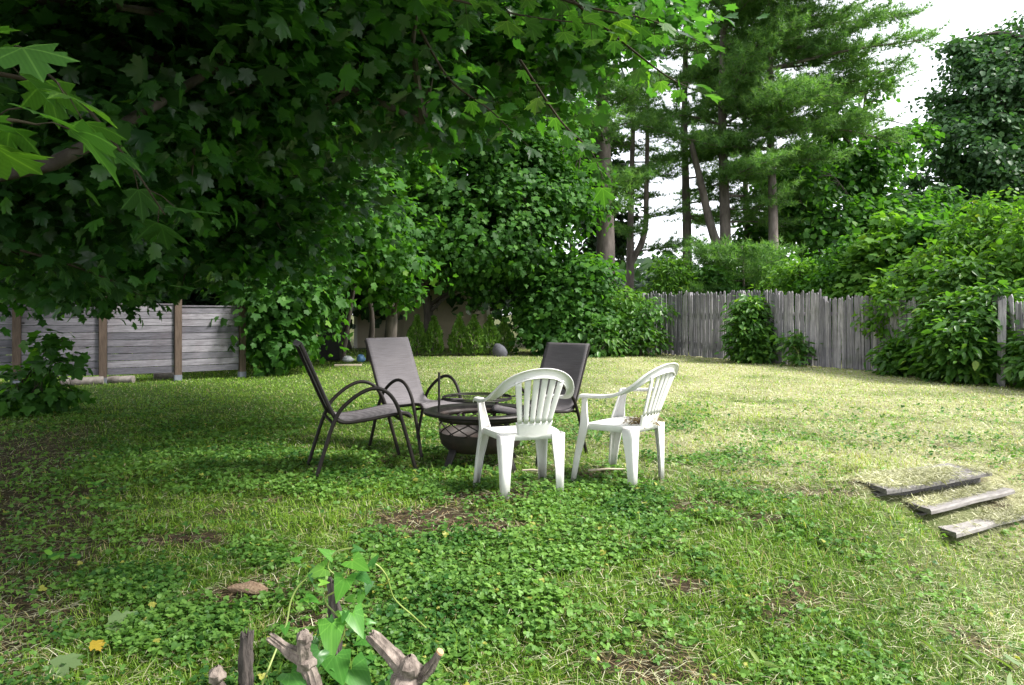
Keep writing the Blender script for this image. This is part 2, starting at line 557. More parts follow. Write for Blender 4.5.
# ------------------------------------------------------------------ world & sun
S = Vector((.72, -.18, .80)).normalized()
world = bpy.data.worlds.new('World'); scene.world = world; world.use_nodes = True
nt = world.node_tree; nt.nodes.clear()
wo = nt.nodes.new('ShaderNodeOutputWorld')
sky = nt.nodes.new('ShaderNodeTexSky'); sky.sky_type = 'NISHITA'; sky.sun_disc = False
sky.sun_elevation = math.asin(S.z); sky.sun_rotation = math.atan2(S.x, S.y)
b1 = N_(nt, 'Background', Strength=.12); nt.links.new(sky.outputs[0], b1.inputs[0])
tc = nt.nodes.new('ShaderNodeTexCoord')
cn = N_(nt, 'TexNoise', Scale=2.2, Detail=6, Roughness=.55); nt.links.new(tc.outputs['Generated'], cn.inputs['Vector'])
cc = ramp(nt, cn.outputs['Fac'], [(.3, (.86, .88, .94)), (.7, (1, 1, 1))])
b2 = N_(nt, 'Background', Strength=.8); nt.links.new(cc, b2.inputs[0])
mx = N_(nt, 'MixShader', Fac=.82)
nt.links.new(b1.outputs[0], mx.inputs[1]); nt.links.new(b2.outputs[0], mx.inputs[2]); nt.links.new(mx.outputs[0], wo.inputs[0])
sd = bpy.data.lights.new('sun', 'SUN'); sd.energy = 3.2; sd.angle = R(13); sd.color = (1, .96, .9)
so = link(bpy.data.objects.new('sun', sd)); so.location = (20, -5, 25)
so.rotation_euler = S.to_track_quat('Z', 'Y').to_euler()

vs = scene.view_settings
vs.view_transform = 'Standard'; vs.look = 'None'; vs.gamma = 1; vs.use_curve_mapping = False
vs.exposure = 1.58
scene.cycles.max_bounces = 6; scene.cycles.diffuse_bounces = 3; scene.cycles.transmission_bounces = 4
scene.cycles.transparent_max_bounces = 4; scene.cycles.glossy_bounces = 2
scene.cycles.use_denoising = True
scene.cycles.caustics_reflective = False; scene.cycles.caustics_refractive = False


# ------------------------------------------------------------------ lawn fields
def soil(x, y):
    """bare earth amount 0..1"""
    x = np.asarray(x, float); y = np.asarray(y, float)
    v = np.zeros_like(x)
    for px, py, rx, ry in ((430, 520, .42, .34), (500, 530, .3, .16), (480, 500, .3, .2), (820, 645, .24, .10), (880, 655, .2, .1), (640, 640, .22, .10), (650, 660, .2, .09),
                           (230, 600, .2, .12), (180, 540, .3, .12), (690, 575, .14, .10), (305, 625, .16, .1), (590, 476, .25, .12), (470, 462, .4, .16), (545, 484, .25, .1), (400, 470, .2, .12), (640, 484, .2, .08), (760, 520, .2, .1)):
        c = gnd(px, py)
        q = np.hypot((x - c[0]) / rx, (y - c[1]) / ry)
        v = np.maximum(v, sstep(1.25, .55, q + .9 * (fbm(x, y, .25, 4) - .5)))
    # worn ground under the maple at the left edge
    v = np.maximum(v, sstep(-.25, .35, -(x + .55 * y + .1) + 1.2 * (fbm(x, y, .7, 8) - .5)) * .9 * sstep(9, 6, y))
    v = np.maximum(v, .8 * sstep(.66, .74, fbm(x, y, .55, 12)) * sstep(9, 5, y))
    return v


def hay(x, y):
    """how much pale dry clippings lie on the grass 0..1"""
    x = np.asarray(x, float); y = np.asarray(y, float)
    a = sstep(-1.6, 3.2, x - .10 * (y - 6)) * sstep(4.6, 7.5, y + .5 * x)
    b = .45 * sstep(9, 14, y) * sstep(-5, 0, x)
    c = .38 * sstep(1.5, 2.8, x) * sstep(2.0, 3.5, y)
    h = np.maximum(np.maximum(a, b), c)
    return np.clip(h * (.05 + 1.85 * fbm(x, y, .9, 15)), 0, 1)


# ------------------------------------------------------------------ ground
gx = np.unique(np.concatenate([np.arange(-7, 8.01, .09), np.arange(-24, 24.1, .8), np.array([-400, -250, -150, -90, -60, -40, -30, 30, 40, 60, 90, 150, 250, 400])]).round(3))
gy = np.unique(np.concatenate([np.arange(-1, 10, .09), np.arange(-8, 32, .6), np.array([-300, -150, -80, -40, -20, 40, 60, 90, 150, 250, 400, 600])]).round(3))
GX, GY = np.meshgrid(gx, gy)
GZ = zt(GX, GY)
nx, ny = len(gx), len(gy)
V = np.stack([GX.ravel(), GY.ravel(), GZ.ravel()], 1)
ii, jj = np.meshgrid(np.arange(nx - 1), np.arange(ny - 1))
a = (jj * nx + ii).ravel()
quads = np.stack([a, a + 1, a + nx + 1, a + nx], 1)


def ground_mat():
    m, nt, out = new_mat('lawn_soil')
    v = coords(nt)
    n1 = noise(nt, v, 14, 8, .75); n2 = noise(nt, v, 60, 6, .8); n3 = noise(nt, v, 1.2, 4)
    soilc = ramp(nt, n2, [(.25, (.035, .024, .016)), (.6, (.085, .062, .042)), (.8, (.17, .13, .085))])
    green = ramp(nt, n2, [(.25, (.022, .04, .012)), (.55, (.065, .12, .018)), (.8, (.17, .22, .04))])
    strawc = ramp(nt, n2, [(.22, (.12, .13, .05)), (.5, (.36, .35, .19)), (.8, (.62, .58, .40))])
    h = attr(nt, 'hay').outputs['Fac']; s = attr(nt, 'soil').outputs['Fac']
    def thresh(x, n, k):
        ad = N_(nt, 'Math', _operation='MULTIPLY_ADD'); ad.inputs[1].default_value = k; ad.inputs[2].default_value = -k / 2
        nt.links.new(n, ad.inputs[0])
        a2 = N_(nt, 'Math', _operation='ADD', _use_clamp=True); nt.links.new(x, a2.inputs[0]); nt.links.new(ad.outputs[0], a2.inputs[1]); return a2.outputs[0]
    c = mixc(nt, thresh(h, n1, .8), green, strawc)
    c = mixc(nt, thresh(s, n1, .6), c, soilc)
    p = N_(nt, 'BsdfPrincipled', Roughness=.95); p.inputs['Specular IOR Level'].default_value = .1
    nt.links.new(c, p.inputs['Base Color']); nt.links.new(bump(nt, n2, 1.0, .03), p.inputs['Normal'])
    nt.links.new(p.outputs[0], out.inputs[0])
    return m


gs = soil(V[:, 0], V[:, 1]); gh = hay(V[:, 0], V[:, 1])
far = (V[:, 1] > 22.5) | (np.abs(V[:, 0]) > 14)
gs[far] = .6; gh[far] = 0
ground = raw_mesh('ground', V, quads.ravel(), np.full(len(quads), 4), ground_mat(), {'soil': gs, 'hay': gh}, None, True)
tag(ground, 'mown back lawn sloping down to a bank at the lower right', 'lawn', None, 'structure')


# ------------------------------------------------------------------ grass, clover, clippings
def wedge(n, d0, d1, half=.98):
    """points log-uniform in distance: finer where it is near"""
    d = np.exp(rng.uniform(math.log(d0), math.log(d1), n))
    x = rng.uniform(-half, half, n) * d
    return x, d


def blades(n, d0, d1, lmin, lmax, wk, keepf, colf, name, m, lay=0.0, zoff=0.0):
    x, y = wedge(n, d0, d1)
    k = keepf(x, y); x, y = x[k], y[k]; n = len(x)
    z = zt(x, y) + zoff
    L = rng.uniform(lmin, lmax, n)
    w = np.maximum(.0026 if lay else .0032, wk * y) * rng.uniform(.7, 1.3, n)
    az = rng.uniform(0, 2 * PI, n)
    el = rng.normal(lay, .20, n).clip(.0, 1.5) if lay else rng.normal(.72, .36, n).clip(.08, 1.5)
    hd = np.stack([np.cos(az), np.sin(az), np.zeros(n)], 1)
    side = np.stack([-np.sin(az), np.cos(az), np.zeros(n)], 1)
    bend = rng.uniform(.2, .9, n)
    base = np.stack([x, y, z], 1)
    p1 = base + (hd * np.cos(el)[:, None] + np.array([0, 0, 1.]) * np.sin(el)[:, None]) * (L * .55)[:, None]
    e2 = np.maximum(el - bend, -.15 if not lay else -.05)
    p2 = p1 + (hd * np.cos(e2)[:, None] + np.array([0, 0, 1.]) * np.sin(e2)[:, None]) * (L * .45)[:, None]
    W = side * (w / 2)[:, None]
    V = np.stack([base - W, base + W, p1 + W * .8, p1 - W * .8, p2], 1).reshape(-1, 3)
    f = np.array([0, 1, 2, 3, 3, 2, 4])
    loops = (np.arange(n)[:, None] * 5 + f).ravel()
    sizes = np.tile([4, 3], n)
    c = colf(x, y, n)
    return raw_mesh(name, V, loops, sizes, m, {'Col': np.repeat(np.hstack([c, np.ones((n, 1))]), 5, 0)})


def lerp(a, b, t): return np.asarray(a) * (1 - t[:, None]) + np.asarray(b) * t[:, None]


def grass_col(x, y, n):
    h = hay(x, y)
    t = np.clip(fbm(x, y, 1.4, 20) + rng.normal(0, .22, n), 0, 1)
    c = lerp((.036, .115, .008), (.19, .33, .028), t)
    yel = np.clip(h * .8 + rng.normal(0, .25, n), 0, 1) * .75
    c = lerp(c, (.30, .34, .09), yel) if False else c * (1 - yel[:, None]) + np.array((.43, .50, .14)) * yel[:, None]
    dead = (rng.random(n) < .06 + .18 * h)
    c[dead] = np.array((.40, .34, .17)) * rng.uniform(.6, 1.2, (dead.sum(), 1))
    return c


def not_steps(x, y):
    q = np.ones(len(x), bool)
    for (cx, cy, cz) in STEP_C:
        u = (x - cx) * BU[0] + (y - cy) * BU[1]; v = (x - cx) * BN[0] + (y - cy) * BN[1]
        q &= ~((u > -.02) & (u < 1.3) & (v > -.33) & (v < -.005))
    return q


STEP_C = []
for (px, py, z) in ((886, 491, .03), (931, 512, -.08), (955, 535, -.19)):
    d = (CAM_H - z) * F / (py - HZ - 2)
    STEP_C.append(((px - 512) / F * d, d, z))

g1 = blades(430000, 1.5, 24, .022, .062, .00095,
            lambda x, y: (rng.random(len(x)) > soil(x, y) * .93) & not_steps(x, y) & (rng.random(len(x)) > .35 * hay(x, y)), grass_col, 'grass', M['blade'])
tag(g1, 'short green lawn grass mixed with yellowing blades', 'grass', None, 'stuff')


def tall_keep(x, y):
    t = vnoise(x, y, .35, 31) * vnoise(x, y, 1.3, 33)
    return (rng.random(len(x)) < sstep(.38, .6, t)) & (soil(x, y) < .5) & not_steps(x, y)


g2 = blades(90000, 1.5, 9, .06, .125, .0011, tall_keep, grass_col, 'tufted_grass', M['blade'])
tag(g2, 'longer tufts of green grass the mower missed', 'grass', None, 'stuff')


def hay_col(x, y, n):
    t = rng.random(n)
    return lerp((.34, .36, .17), (.68, .66, .48), t) * rng.uniform(.7, 1.1, (n, 1)) * (.62 + .75 * fbm(x, y, .5, 22))[:, None]


g3 = blades(330000, 1.6, 23, .03, .115, .00068,
            lambda x, y: (rng.random(len(x)) < .10 + .95 * hay(x, y) ** 1.3), hay_col, 'hay', M['straw'], .06, .014)
tag(g3, 'pale dry grass clippings strewn over the right side of the lawn', 'hay', None, 'stuff')


def litter_col(x, y, n):
    t = rng.random(n)
    return lerp((.10, .065, .035), (.36, .27, .15), t)


g4 = blades(65000, 1.5, 9, .03, .10, .0010, lambda x, y: rng.random(len(x)) < .06 + .6 * soil(x, y), litter_col, 'dead_grass', M['straw'], .12, .008)
tag(g4, 'brown dead grass and twig litter on the bare earth patches', 'litter', None, 'stuff')


def clover(n, d0, d1):
    x, y = wedge(n, d0, d1)
    t = fbm(x, y, .8, 40)
    w = sstep(.38, .56, t) * (1 - .75 * sstep(.7, 1.8, x - .25 * (y - 3))) * (1 - .9 * soil(x, y)) * sstep(11, 5.5, y)
    k = (rng.random(n) < w + .03) & not_steps(x, y); x, y = x[k], y[k]; n = len(x)
    hgt = rng.uniform(.015, .05, n)
    c0 = np.stack([x, y, zt(x, y) + hgt], 1)
    per = 3
    cid = np.repeat(np.arange(n), per)
    az = np.tile(np.arange(per) * 2 * PI / per, n) + np.repeat(rng.uniform(0, 6.28, n), per)
    T = np.stack([np.cos(az), np.sin(az), rng.normal(.05, .2, n * per)], 1)
    Nn = nrm(np.array([0, 0, 1.]) + np.repeat(rng.normal(0, .3, (n, 3)), per, 0) + rng.normal(0, .15, (n * per, 3)))
    s = np.repeat(rng.uniform(.007, .0155, n) * (1 + .07 * y), per)
    V, L, Sz, kk = leaf_arrays(ROUND, c0[cid], Nn, T, s)
    tt = np.repeat(np.clip(fbm(x, y, .5, 44) + rng.normal(0, .22, n), 0, 1), per)
    col = lerp((.028, .10, .018), (.17, .32, .06), tt)
    yl = np.repeat(rng.random(n) < .012, per); col[yl] = (.32, .33, .07)
    o = raw_mesh('clover', V, L, Sz, M['blade'], {'Col': np.repeat(np.hstack([col, np.ones((len(col), 1))]), kk, 0)})
    return tag(o, 'low green clover and ground ivy covering the near lawn', 'clover', None, 'stuff')


clover(190000, 1.45, 10)


# broad strap leaves of cut weeds lying at the lower right
def weeds():
    n = 1700
    x, y = wedge(n, 1.9, 5.5)
    k = (rng.random(n) < sstep(.0, 1.2, x) * sstep(.42, .6, fbm(x, y, .6, 51)) + .02) & not_steps(x, y); x, y = x[k], y[k]; n = len(x)
    az = rng.uniform(0, 6.28, n)
    T = np.stack([np.cos(az), np.sin(az), rng.normal(.25, .3, n)], 1)
    Nn = nrm(np.array([0, 0, 1.]) + rng.normal(0, .35, (n, 3)))
    V, L, Sz, kk = leaf_arrays(LANCE, np.stack([x, y, zt(x, y) + .03], 1), Nn, T, rng.uniform(.04, .10, n))
    col = lerp((.05, .12, .02), (.20, .27, .08), rng.random(n))
    o = raw_mesh('lawn_weeds', V, L, Sz, M['blade'], {'Col': np.repeat(np.hstack([col, np.ones((n, 1))]), kk, 0)})
    tag(o, 'broad bladed cut weeds lying in the grass below the steps', 'weeds', None, 'stuff')


weeds()

# ------------------------------------------------------------------ wooden steps
SLEN = (1.18, 1.08, 1.3)
SL = ['uppermost wooden plank step half buried under dry grass clippings',
      'middle wooden plank step with its dark front edge showing',
      'lowest wooden plank step at the right edge of the lawn']
for i, (cx, cy, cz) in enumerate(STEP_C):
    e = empty('plank_step', (cx, cy, cz), math.atan2(BU[1], BU[0]) + (-.05, .03, .01)[i])
    tag(e, SL[i], 'step', 'plank steps down the bank')
    b = MB()
    # tread: board with slightly wavy, worn edges
    P = []
    for u in np.linspace(0, SLEN[i], 26):
        row = []
        for (v, z) in ((0, -.032), (0, -.012), (.012, 0), (.10, -.004), (.165, -.002), (.172, -.012), (.18, -.001), (.27, -.003), (.335, 0), (.34, -.01), (.34, -.032)):
            wv = (.05 if 0 < v < .33 else .03) * (vnoise(u * 3 + i * 9, v * 4, 1, 60) - .5) * (1 if v < .1 or v > .25 else .2)
            row.append((u + .35 * max(v, 0) * (1 - u / SLEN[i]), v + wv, z + .012 * (vnoise(u * 2.3, v * 3 + i * 5, 1, 61) - .5)))
        P.append(row)
    b.grid(P, .25 + .2 * i); b.add(P[0], [tuple(range(11))], .2); b.add(P[-1], [tuple(range(10, -1, -1))], .2)
    b.build('tread', M['tread'], e)
    r = MB(); r.box((SLEN[i] / 2, .10, -.12), (SLEN[i] / 2 - .02, .018, .072), None, .0)
    r.build('riser', M['tread'], e)
    # clippings lying on the tread
    n = (12000, 7500, 9500)[i]
    u = rng.uniform(.04, SLEN[i], n); v = rng.uniform(-.02, .34, n) if i != 1 else rng.uniform(.06, .34, n)
    k = rng.random(n) < sstep(.27, .50, fbm(u, v + i * 7, .3, 70)) * (sstep(.0, .25, u) * .7 + .3) ; u, v = u[k], v[k]; n = len(u)
    az = rng.uniform(0, 6.28, n); T = np.stack([np.cos(az), np.sin(az), rng.normal(.0, .07, n)], 1)
    V_, L_, S_, kk = leaf_arrays(folded([(0, 0), (.024, .3), (.022, .7), (0, 1)], .05, .1), np.stack([u, v, rng.uniform(.003, .012, n)], 1), nrm(np.array([0, 0, 1.]) + rng.normal(0, .3, (n, 3))), T, rng.uniform(.02, .06, n))
    c = hay_col(u, v, n) * 1.0
    o = raw_mesh('clippings', V_, L_, S_, M['straw'], {'Col': np.repeat(np.hstack([c, np.ones((n, 1))]), kk, 0)}, e)
    o['kind'] = 'stuff'


# ------------------------------------------------------------------ white plastic chairs
def white_chair(label):
    root = empty('plastic_armchair'); tag(root, label, 'chair', 'chairs around the fire pit')
    m = M['white']
    # seat
    b = MB(); P = []
    us = [-1.0, -1.0] + list(np.linspace(-.97, .97, 15)) + [1.0, 1.0]
    vsv = [-1.0, -1.0] + list(np.linspace(-.97, .97, 15)) + [1.0, 1.0]
    for i, v in enumerate(vsv):
        row = []
        for j, u in enumerate(us):
            skirt = (i in (0, len(vsv) - 1)) or (j in (0, len(us) - 1))
            k = 1 - .10 * (u * u * v * v) ** 2
            hw = .222 + .018 * v
            x = u * hw * k; y = -.026 + v * .202 * k
            z = .432 - .016 * (1 - u * u) * (1 - v * v) - .012 * max(0, v - .6) / .4
            if skirt: z -= .04
            row.append((x, y, z))
        P.append(row)
    b.grid(P); b.build('seat', m, root, 45, .006)
    # legs
    for sx in (-1, 1):
        for front in (True, False):
            sy = 1 if front else -1
            if front: path = [(.268, .248, 0, .040), (.258, .220, .2, .055), (.246, .192, .36, .074), (.243, .180, .43, .078), (.250, .168, .50, .060), (.262, .152, .58, .046), (.272, .144, .633, .046)]
            else: path = [(.212, -.236, 0, .043), (.216, -.235, .2, .06), (.222, -.232, .36, .085), (.223, -.232, .425, .09)]
            P = []
            for (cx, cy, z, w) in path:
                sec = [(-w, -.012), (-w, 0), (-.016, 0), (-.005, -.002), (-.002, -.005), (0, -.016), (0, -w * .85), (-.012, -w * .85)]
                P.append([(sx * (cx + p), sy * (abs(cy) + q), z) for p, q in sec])
            lb = MB(); lb.grid(P); lb.build('leg', m, root, 50, .006)
    # back: lower panel and six fanned slats
    def yb(x, z): return -.226 - .155 * max(0, (z - .40) / .43) ** 1.1 + .75 * x * x
    b = MB(); P = []
    for t in np.linspace(0, 1, 7):
        row = []
        for u in np.linspace(-1, 1, 15):
            x = u * (.105 + .022 * t); zl = .392 + .022 * u * u; z = zl + (.512 - zl) * t
            row.append((x, yb(x, z), z))
        P.append(row)
    b.grid(P)
    for i in range(6):
        k = i - 2.5; P = []
        for t in np.linspace(0, 1, 10):
            xm = k * (.040 + .018 * t); z1 = .818 - 1.9 * (k * .058) ** 2; z = .505 + (z1 - .505) * t
            hw = .0162 + .0045 * t
            P.append([(xm + s * hw, yb(xm, z) + .004 * (1 - s * s) * -1, z) for s in (-1, -.7, 0, .7, 1)])
        b.grid(P)
    b.build('backrest', m, root, 45, .007)
    # one sweep: arm, arched top rail, arm
    half = [(.262, .162, .622), (.264, .146, .636), (.270, .05, .641), (.276, -.06, .648), (.272, -.155, .668), (.250, -.24, .712), (.207, -.305, .766), (.14, -.352, .808), (.07, -.376, .829), (0, -.384, .835)]
    pts = half + [(-x, y, z) for x, y, z in half[::-1][1:]]
    C = catmull(pts, 76)
    P = []
    for (x, y, z) in C:
        t = float(sstep(.645, .80, z)); ang = abs(x) / .28
        bvec = np.array([math.copysign(1, x) * (1 - t) + t * x / .22 * .9, -.12 * t, t + .05]); bvec /= np.linalg.norm(bvec)
        ev = np.array([0, -t, -(1 - t) - .1]); ev /= np.linalg.norm(ev)
        w = .050 + .010 * t
        sec = [(-w / 2, .016), (-w / 2 + .003, .004), (-w / 2 + .012, 0), (0, -.002), (w / 2 - .012, 0), (w / 2 - .002, .006), (w / 2 + .002, .024)]
        P.append([np.array([x, y, z]) + bvec * a + ev * e for a, e in sec])
    b = MB(); b.grid(P); b.build('arm_rail', m, root, 45, .006)
    return root


def place(root, fl, facing, sc=1.0):
    root.location = (fl[0], fl[1], float(zt(fl[0], fl[1])) - .008)
    root.rotation_euler = (0, 0, math.atan2(facing[1], facing[0]) - PI / 2)
    root.scale = (sc, sc, sc)


def copy_tree(o, parent=None):
    c = o.copy(); COL.objects.link(c); c.parent = parent
    for ch in list(o.children): copy_tree(ch, c)
    return c


wc = white_chair('white plastic slatted armchair seen from behind, in front of the fire pit')
place(wc, (.06, 4.80), (-.33, .94), .985)
wc2 = copy_tree(wc)
wc2['label'] = 'white plastic armchair standing rightmost, dry grass on its seat'
place(wc2, (.765, 5.09), (-.76, .65), .99)
bpy.context.view_layer.update()
# dry grass on the seat of the right chair
n = 420
loc = rng.normal(size=(n, 2)) * np.array([.055, .05]) + np.array([.08, -.15])
Mw = wc2.matrix_basis
pp = np.array([list(Mw @ Vector((a_, b_, .435))) for a_, b_ in loc]); pp[:, 2] += rng.uniform(0, .022, n)
az = rng.uniform(0, 6.28, n); T = np.stack([np.cos(az), np.sin(az), rng.normal(0, .15, n)], 1)
V_, L_, S_, kk = leaf_arrays(folded([(0, 0), (.03, .3), (.03, .7), (0, 1)], .1, .1), pp, nrm(np.array([0, 0, 1.]) + rng.normal(0, .3, (n, 3))), T, rng.uniform(.03, .08, n))
c = litter_col(pp[:, 0], pp[:, 1], n) * 1.2
o = raw_mesh('dry_grass', V_, L_, S_, M['straw'], {'Col': np.repeat(np.hstack([c, np.ones((n, 1))]), kk, 0)})
tag(o, 'little heap of dry grass lying on the white chair seat', 'dry grass', None, 'stuff')


# ------------------------------------------------------------------ sling patio chairs
def sling_chair(label):
    root = empty('sling_chair'); tag(root, label, 'chair', 'chairs around the fire pit')
    for sx in (-1, 1):
        X = sx * .272
        leg = catmull([(X * 1.04, -.37, 0), (X * 1.0, -.235, .42), (X * 1.02, -.13, .565), (X * 1.04, .01, .648), (X * 1.04, .12, .640), (X * 1.03, .205, .555), (X * 1.02, .262, .40), (X * 1.06, .372, 0)], 60)
        b = MB(); b.tube(leg, .0145, 10); b.build('arm_and_leg', M['frame'], root, 60)
        rail = catmull([(sx * .245, -.47, .985), (sx * .245, -.455, .955), (sx * .245, -.36, .74), (sx * .245, -.265, .52), (sx * .245, -.215, .435), (sx * .245, -.14, .408), (sx * .245, .02, .422), (sx * .245, .22, .452), (sx * .245, .30, .452), (sx * .245, .335, .425)], 44)
        b = MB(); b.tube(rail, .0125, 8); b.build('side_rail', M['frame'], root, 60)
    b = MB()
    for (y, z) in ((-.235, .40), (.25, .415)):
        b.tube([(-.27 if z < .9 else -.245, y, z), (.27 if z < .9 else .245, y, z)], .0115, 8)
    b.build('crossbar', M['frame'], root, 60)
    prof = catmull([(-.482, .968), (-.472, .99), (-.452, .985), (-.352, .755), (-.255, .535), (-.205, .452), (-.135, .420), (.02, .430), (.22, .464), (.305, .466), (.342, .437), (.335, .42)], 50)
    P = []
    for (y, z) in prof:
        sag = .014 * float(sstep(.99, .90, z))
        P.append([(x, y - sag * (1 - (x / .245) ** 2) * (1 if z > .5 else .2), z - sag * (1 - (x / .245) ** 2) * (.25 if z > .5 else 1)) for x in np.linspace(-.247, .247, 13)])
    b = MB(); b.grid(P); b.build('sling', M['sling'], root, 60, .004)
    return root


def place4(root, rn, fn, facing, side, sc=.965):
    """rn rear foot, depth .72 along facing; side +1: that foot is the right one of the chair"""
    f = np.array(facing) / np.hypot(*facing); rt = np.array([f[1], -f[0]])
    c = np.array(rn) + f * .37 - rt * side * .28
    place(root, c, f, sc)


c1 = sling_chair('grey sling patio chair at far left, seen side on from behind its backrest')
place4(c1, (-1.39, 5.06), None, (.93, .36), 1, .985)
c2 = copy_tree(c1); c2['label'] = 'grey sling patio chair with its pale back turned to us, left behind fire pit'
place4(c2, (-1.27, 6.32), None, (.74, -.67), 1)
c3 = copy_tree(c1); c3['label'] = 'dark grey sling patio chair behind the white slatted chair'
place4(c3, (.665, 6.14), None, (-.65, -.76), -1, .93)
c2['label'] = 'grey sling patio chair showing its pale seat and backrest, left behind the fire pit'

# ------------------------------------------------------------------ fire pit
fp = empty('fire_pit', (-.245, 5.66, 0), .2); tag(fp, 'rusty round fire pit with lattice sides and a swing grill', 'fire pit')
b = MB(); b.lathe([(.0, .105), (.14, .108), (.26, .13), (.308, .175), (.324, .23), (.329, .272), (.321, .272), (.314, .24), (.29, .21), (.23, .165), (.12, .14), (0, .135)], 48)
b.build('bowl', M['pit'], fp, 40)
b = MB(); nL = 14
for k in range(nL):
    for sgn in (-1, 1):
        P = []
        for t in np.linspace(0, 1, 7):
            a0 = 2 * PI * k / nL + sgn * (t - .5) * 2 * PI / nL * 1.5
            z = .262 + .112 * t; da = .030
            P.append([((.328 + .003 * sgn) * math.cos(a0 + q * da), (.328 + .003 * sgn) * math.sin(a0 + q * da), z) for q in (-1, 1)])
        b.grid(P)
b.build('lattice', M['pit'], fp, 40, .004)
b = MB(); b.lathe([(.329, .362), (.333, .405)], 48); b.build('band', M['pit'], fp, 40, .005)
b = MB(); b.lathe([(.334, .40), (.335, .428), (.43, .437), (.446, .432), (.452, .422), (.446, .414), (.43, .418), (.345, .412), (.345, .40), (.334, .40)], 56)
b.build('rim', M['iron'], fp, 40)
for k in range(4):
    a = PI / 4 + k * PI / 2 - .2
    b = MB(); ca, sa = math.cos(a), math.sin(a)
    P = []
    for (q, z, w) in ((.27, .19, .035), (.30, .12, .038), (.33, .06, .034), (.37, .0, .03)):
        P.append([(q * ca - s * w * sa, q * sa + s * w * ca, z) for s in (-1, -.4, .4, 1)])
    b.grid(P); b.build('leg', M['iron'], fp, 50, .014)
b = MB(); px_, py_ = -.33, -.02
b.tube([(px_, py_, .40), (px_, py_, .735)], .0095, 8); b.build('grill_post', M['iron'], fp, 60)
b = MB(); rg = .27; gcx = -.03
for q in (0, .012):
    b.tube([(gcx + rg * math.cos(t), rg * math.sin(t), .525 + q) for t in np.linspace(0, 2 * PI, 41)], .006, 6, False)
for k in np.linspace(-.2, .2, 5):
    h_ = math.sqrt(rg * rg - k * k)
    b.tube([(gcx - h_, k, .53), (gcx + h_, k, .53)], .0035, 5)
b.tube([(px_ - .01, py_, .525), (gcx - rg + .02, 0, .525)], .008, 6)
b.tube([(gcx + rg - .01, 0, .53), (gcx + rg + .13, .02, .545)], .007, 6)
b.build('grill', M['iron'], fp, 60)

# ------------------------------------------------------------------ left fence of horizontal boards
LP = [gnd(-80, 389), gnd(17, 386), gnd(103, 383.5), gnd(178, 380.5), gnd(242, 377)]
lf = empty('board_fence', (LP[2][0], LP[2][1], 0)); tag(lf, 'silvery horizontal board fence with square posts under the maple', 'fence')
o0 = np.array([LP[2][0], LP[2][1], 0])
ptop = [1.5, 1.57, 1.46, 1.50, 1.30]
for i, p in enumerate(LP):
    pb = MB(); q = p - o0
    d = LP[min(i + 1, 4)] - LP[max(i - 1, 0)]; an = math.atan2(d[1], d[0])
    from mathutils import Matrix
    rot = Matrix.Rotation(an, 3, 'Z')
    pb.box((0, 0, (ptop[i] + .10) / 2), (.056, .056, (ptop[i] - .10) / 2), rot, .6)
    pb.box((0, 0, ptop[i] + .012), (.066, .066, .012), rot, .4)
    po = pb.build('post', M['leftpost'], lf, None, None, .004); po.location = q
    cb = MB(); cb.box((0, 0, .05), (.06, .06, .052), rot); co = cb.build('post_base', M['concrete'], po)
for i in range(4):
    a, c = LP[i], LP[i + 1]; d = c - a; L = np.hypot(d[0], d[1])
    pb = MB(); nb = 10; z0, z1 = .14, (1.38, 1.36, 1.34, 1.31)[i]; hb = (z1 - z0) / nb
    for k in range(nb):
        x = -L / 2 + .06
        while x < L / 2 - .06:
            ln = 3; x2 = min(L / 2 - .06, x + ln)
            pb.box(((x + x2) / 2, random.uniform(-.004, .004), z0 + hb * (k + .5)), ((x2 - x) / 2 - .003, .012, hb / 2 - .0042), Matrix.Rotation(random.uniform(-.004, .004), 3, 'Y'))
            x = x2
    pb.box((0, 0, z1 + .012), (L / 2 - .06, .03, .012), None, .3)
    po = pb.build('panel', M['leftfence'], lf, None, None, .003)
    po.location = (a + c) / 2 - o0; po.rotation_euler = (0, 0, math.atan2(d[1], d[0]))
# pale logs and a board pushed under the fence
for (px, py, L, r, an, lab) in ((82, 386, .62, .075, .12, 'pale birch log under the fence panel behind the sapling'), (121, 384, .42, .07, -.25, 'short pale log lying right of the second fence post'), (164, 380, .34, .075, .1, 'pale log end left of the tallest visible fence post')):
    p = gnd(px, py - 1); b = MB()
    b.tube([(-L / 2 + L * t, .006 * math.sin(9 * t), .004 * math.cos(7 * t)) for t in np.linspace(0, 1, 7)], [r * k for k in (.95, 1, 1.02, .98, 1, .97, .93)], 12, True, None, .03)
    o = b.build('birch_log', M['birch'], None, 50); o.location = (p[0], p[1], r * .8); o.rotation_euler = (0, 0, an + .3)
    tag(o, lab, 'log')
# dark slatted gate further left
g = empty('slatted_fence', gnd(-45, 384)); tag(g, 'dark lattice fence piece at the left picture edge', 'fence')
b = MB()
for k in range(11): b.box((0, 0, .12 + .1 * k), (.62, .01, .03))
b.build('slats', M['leftpost'], g)
for q in (-1, 1):
    b = MB(); b.box((q * .6, .03, .6), (.04, .03, .6)); b.build('upright', M['leftpost'], g)

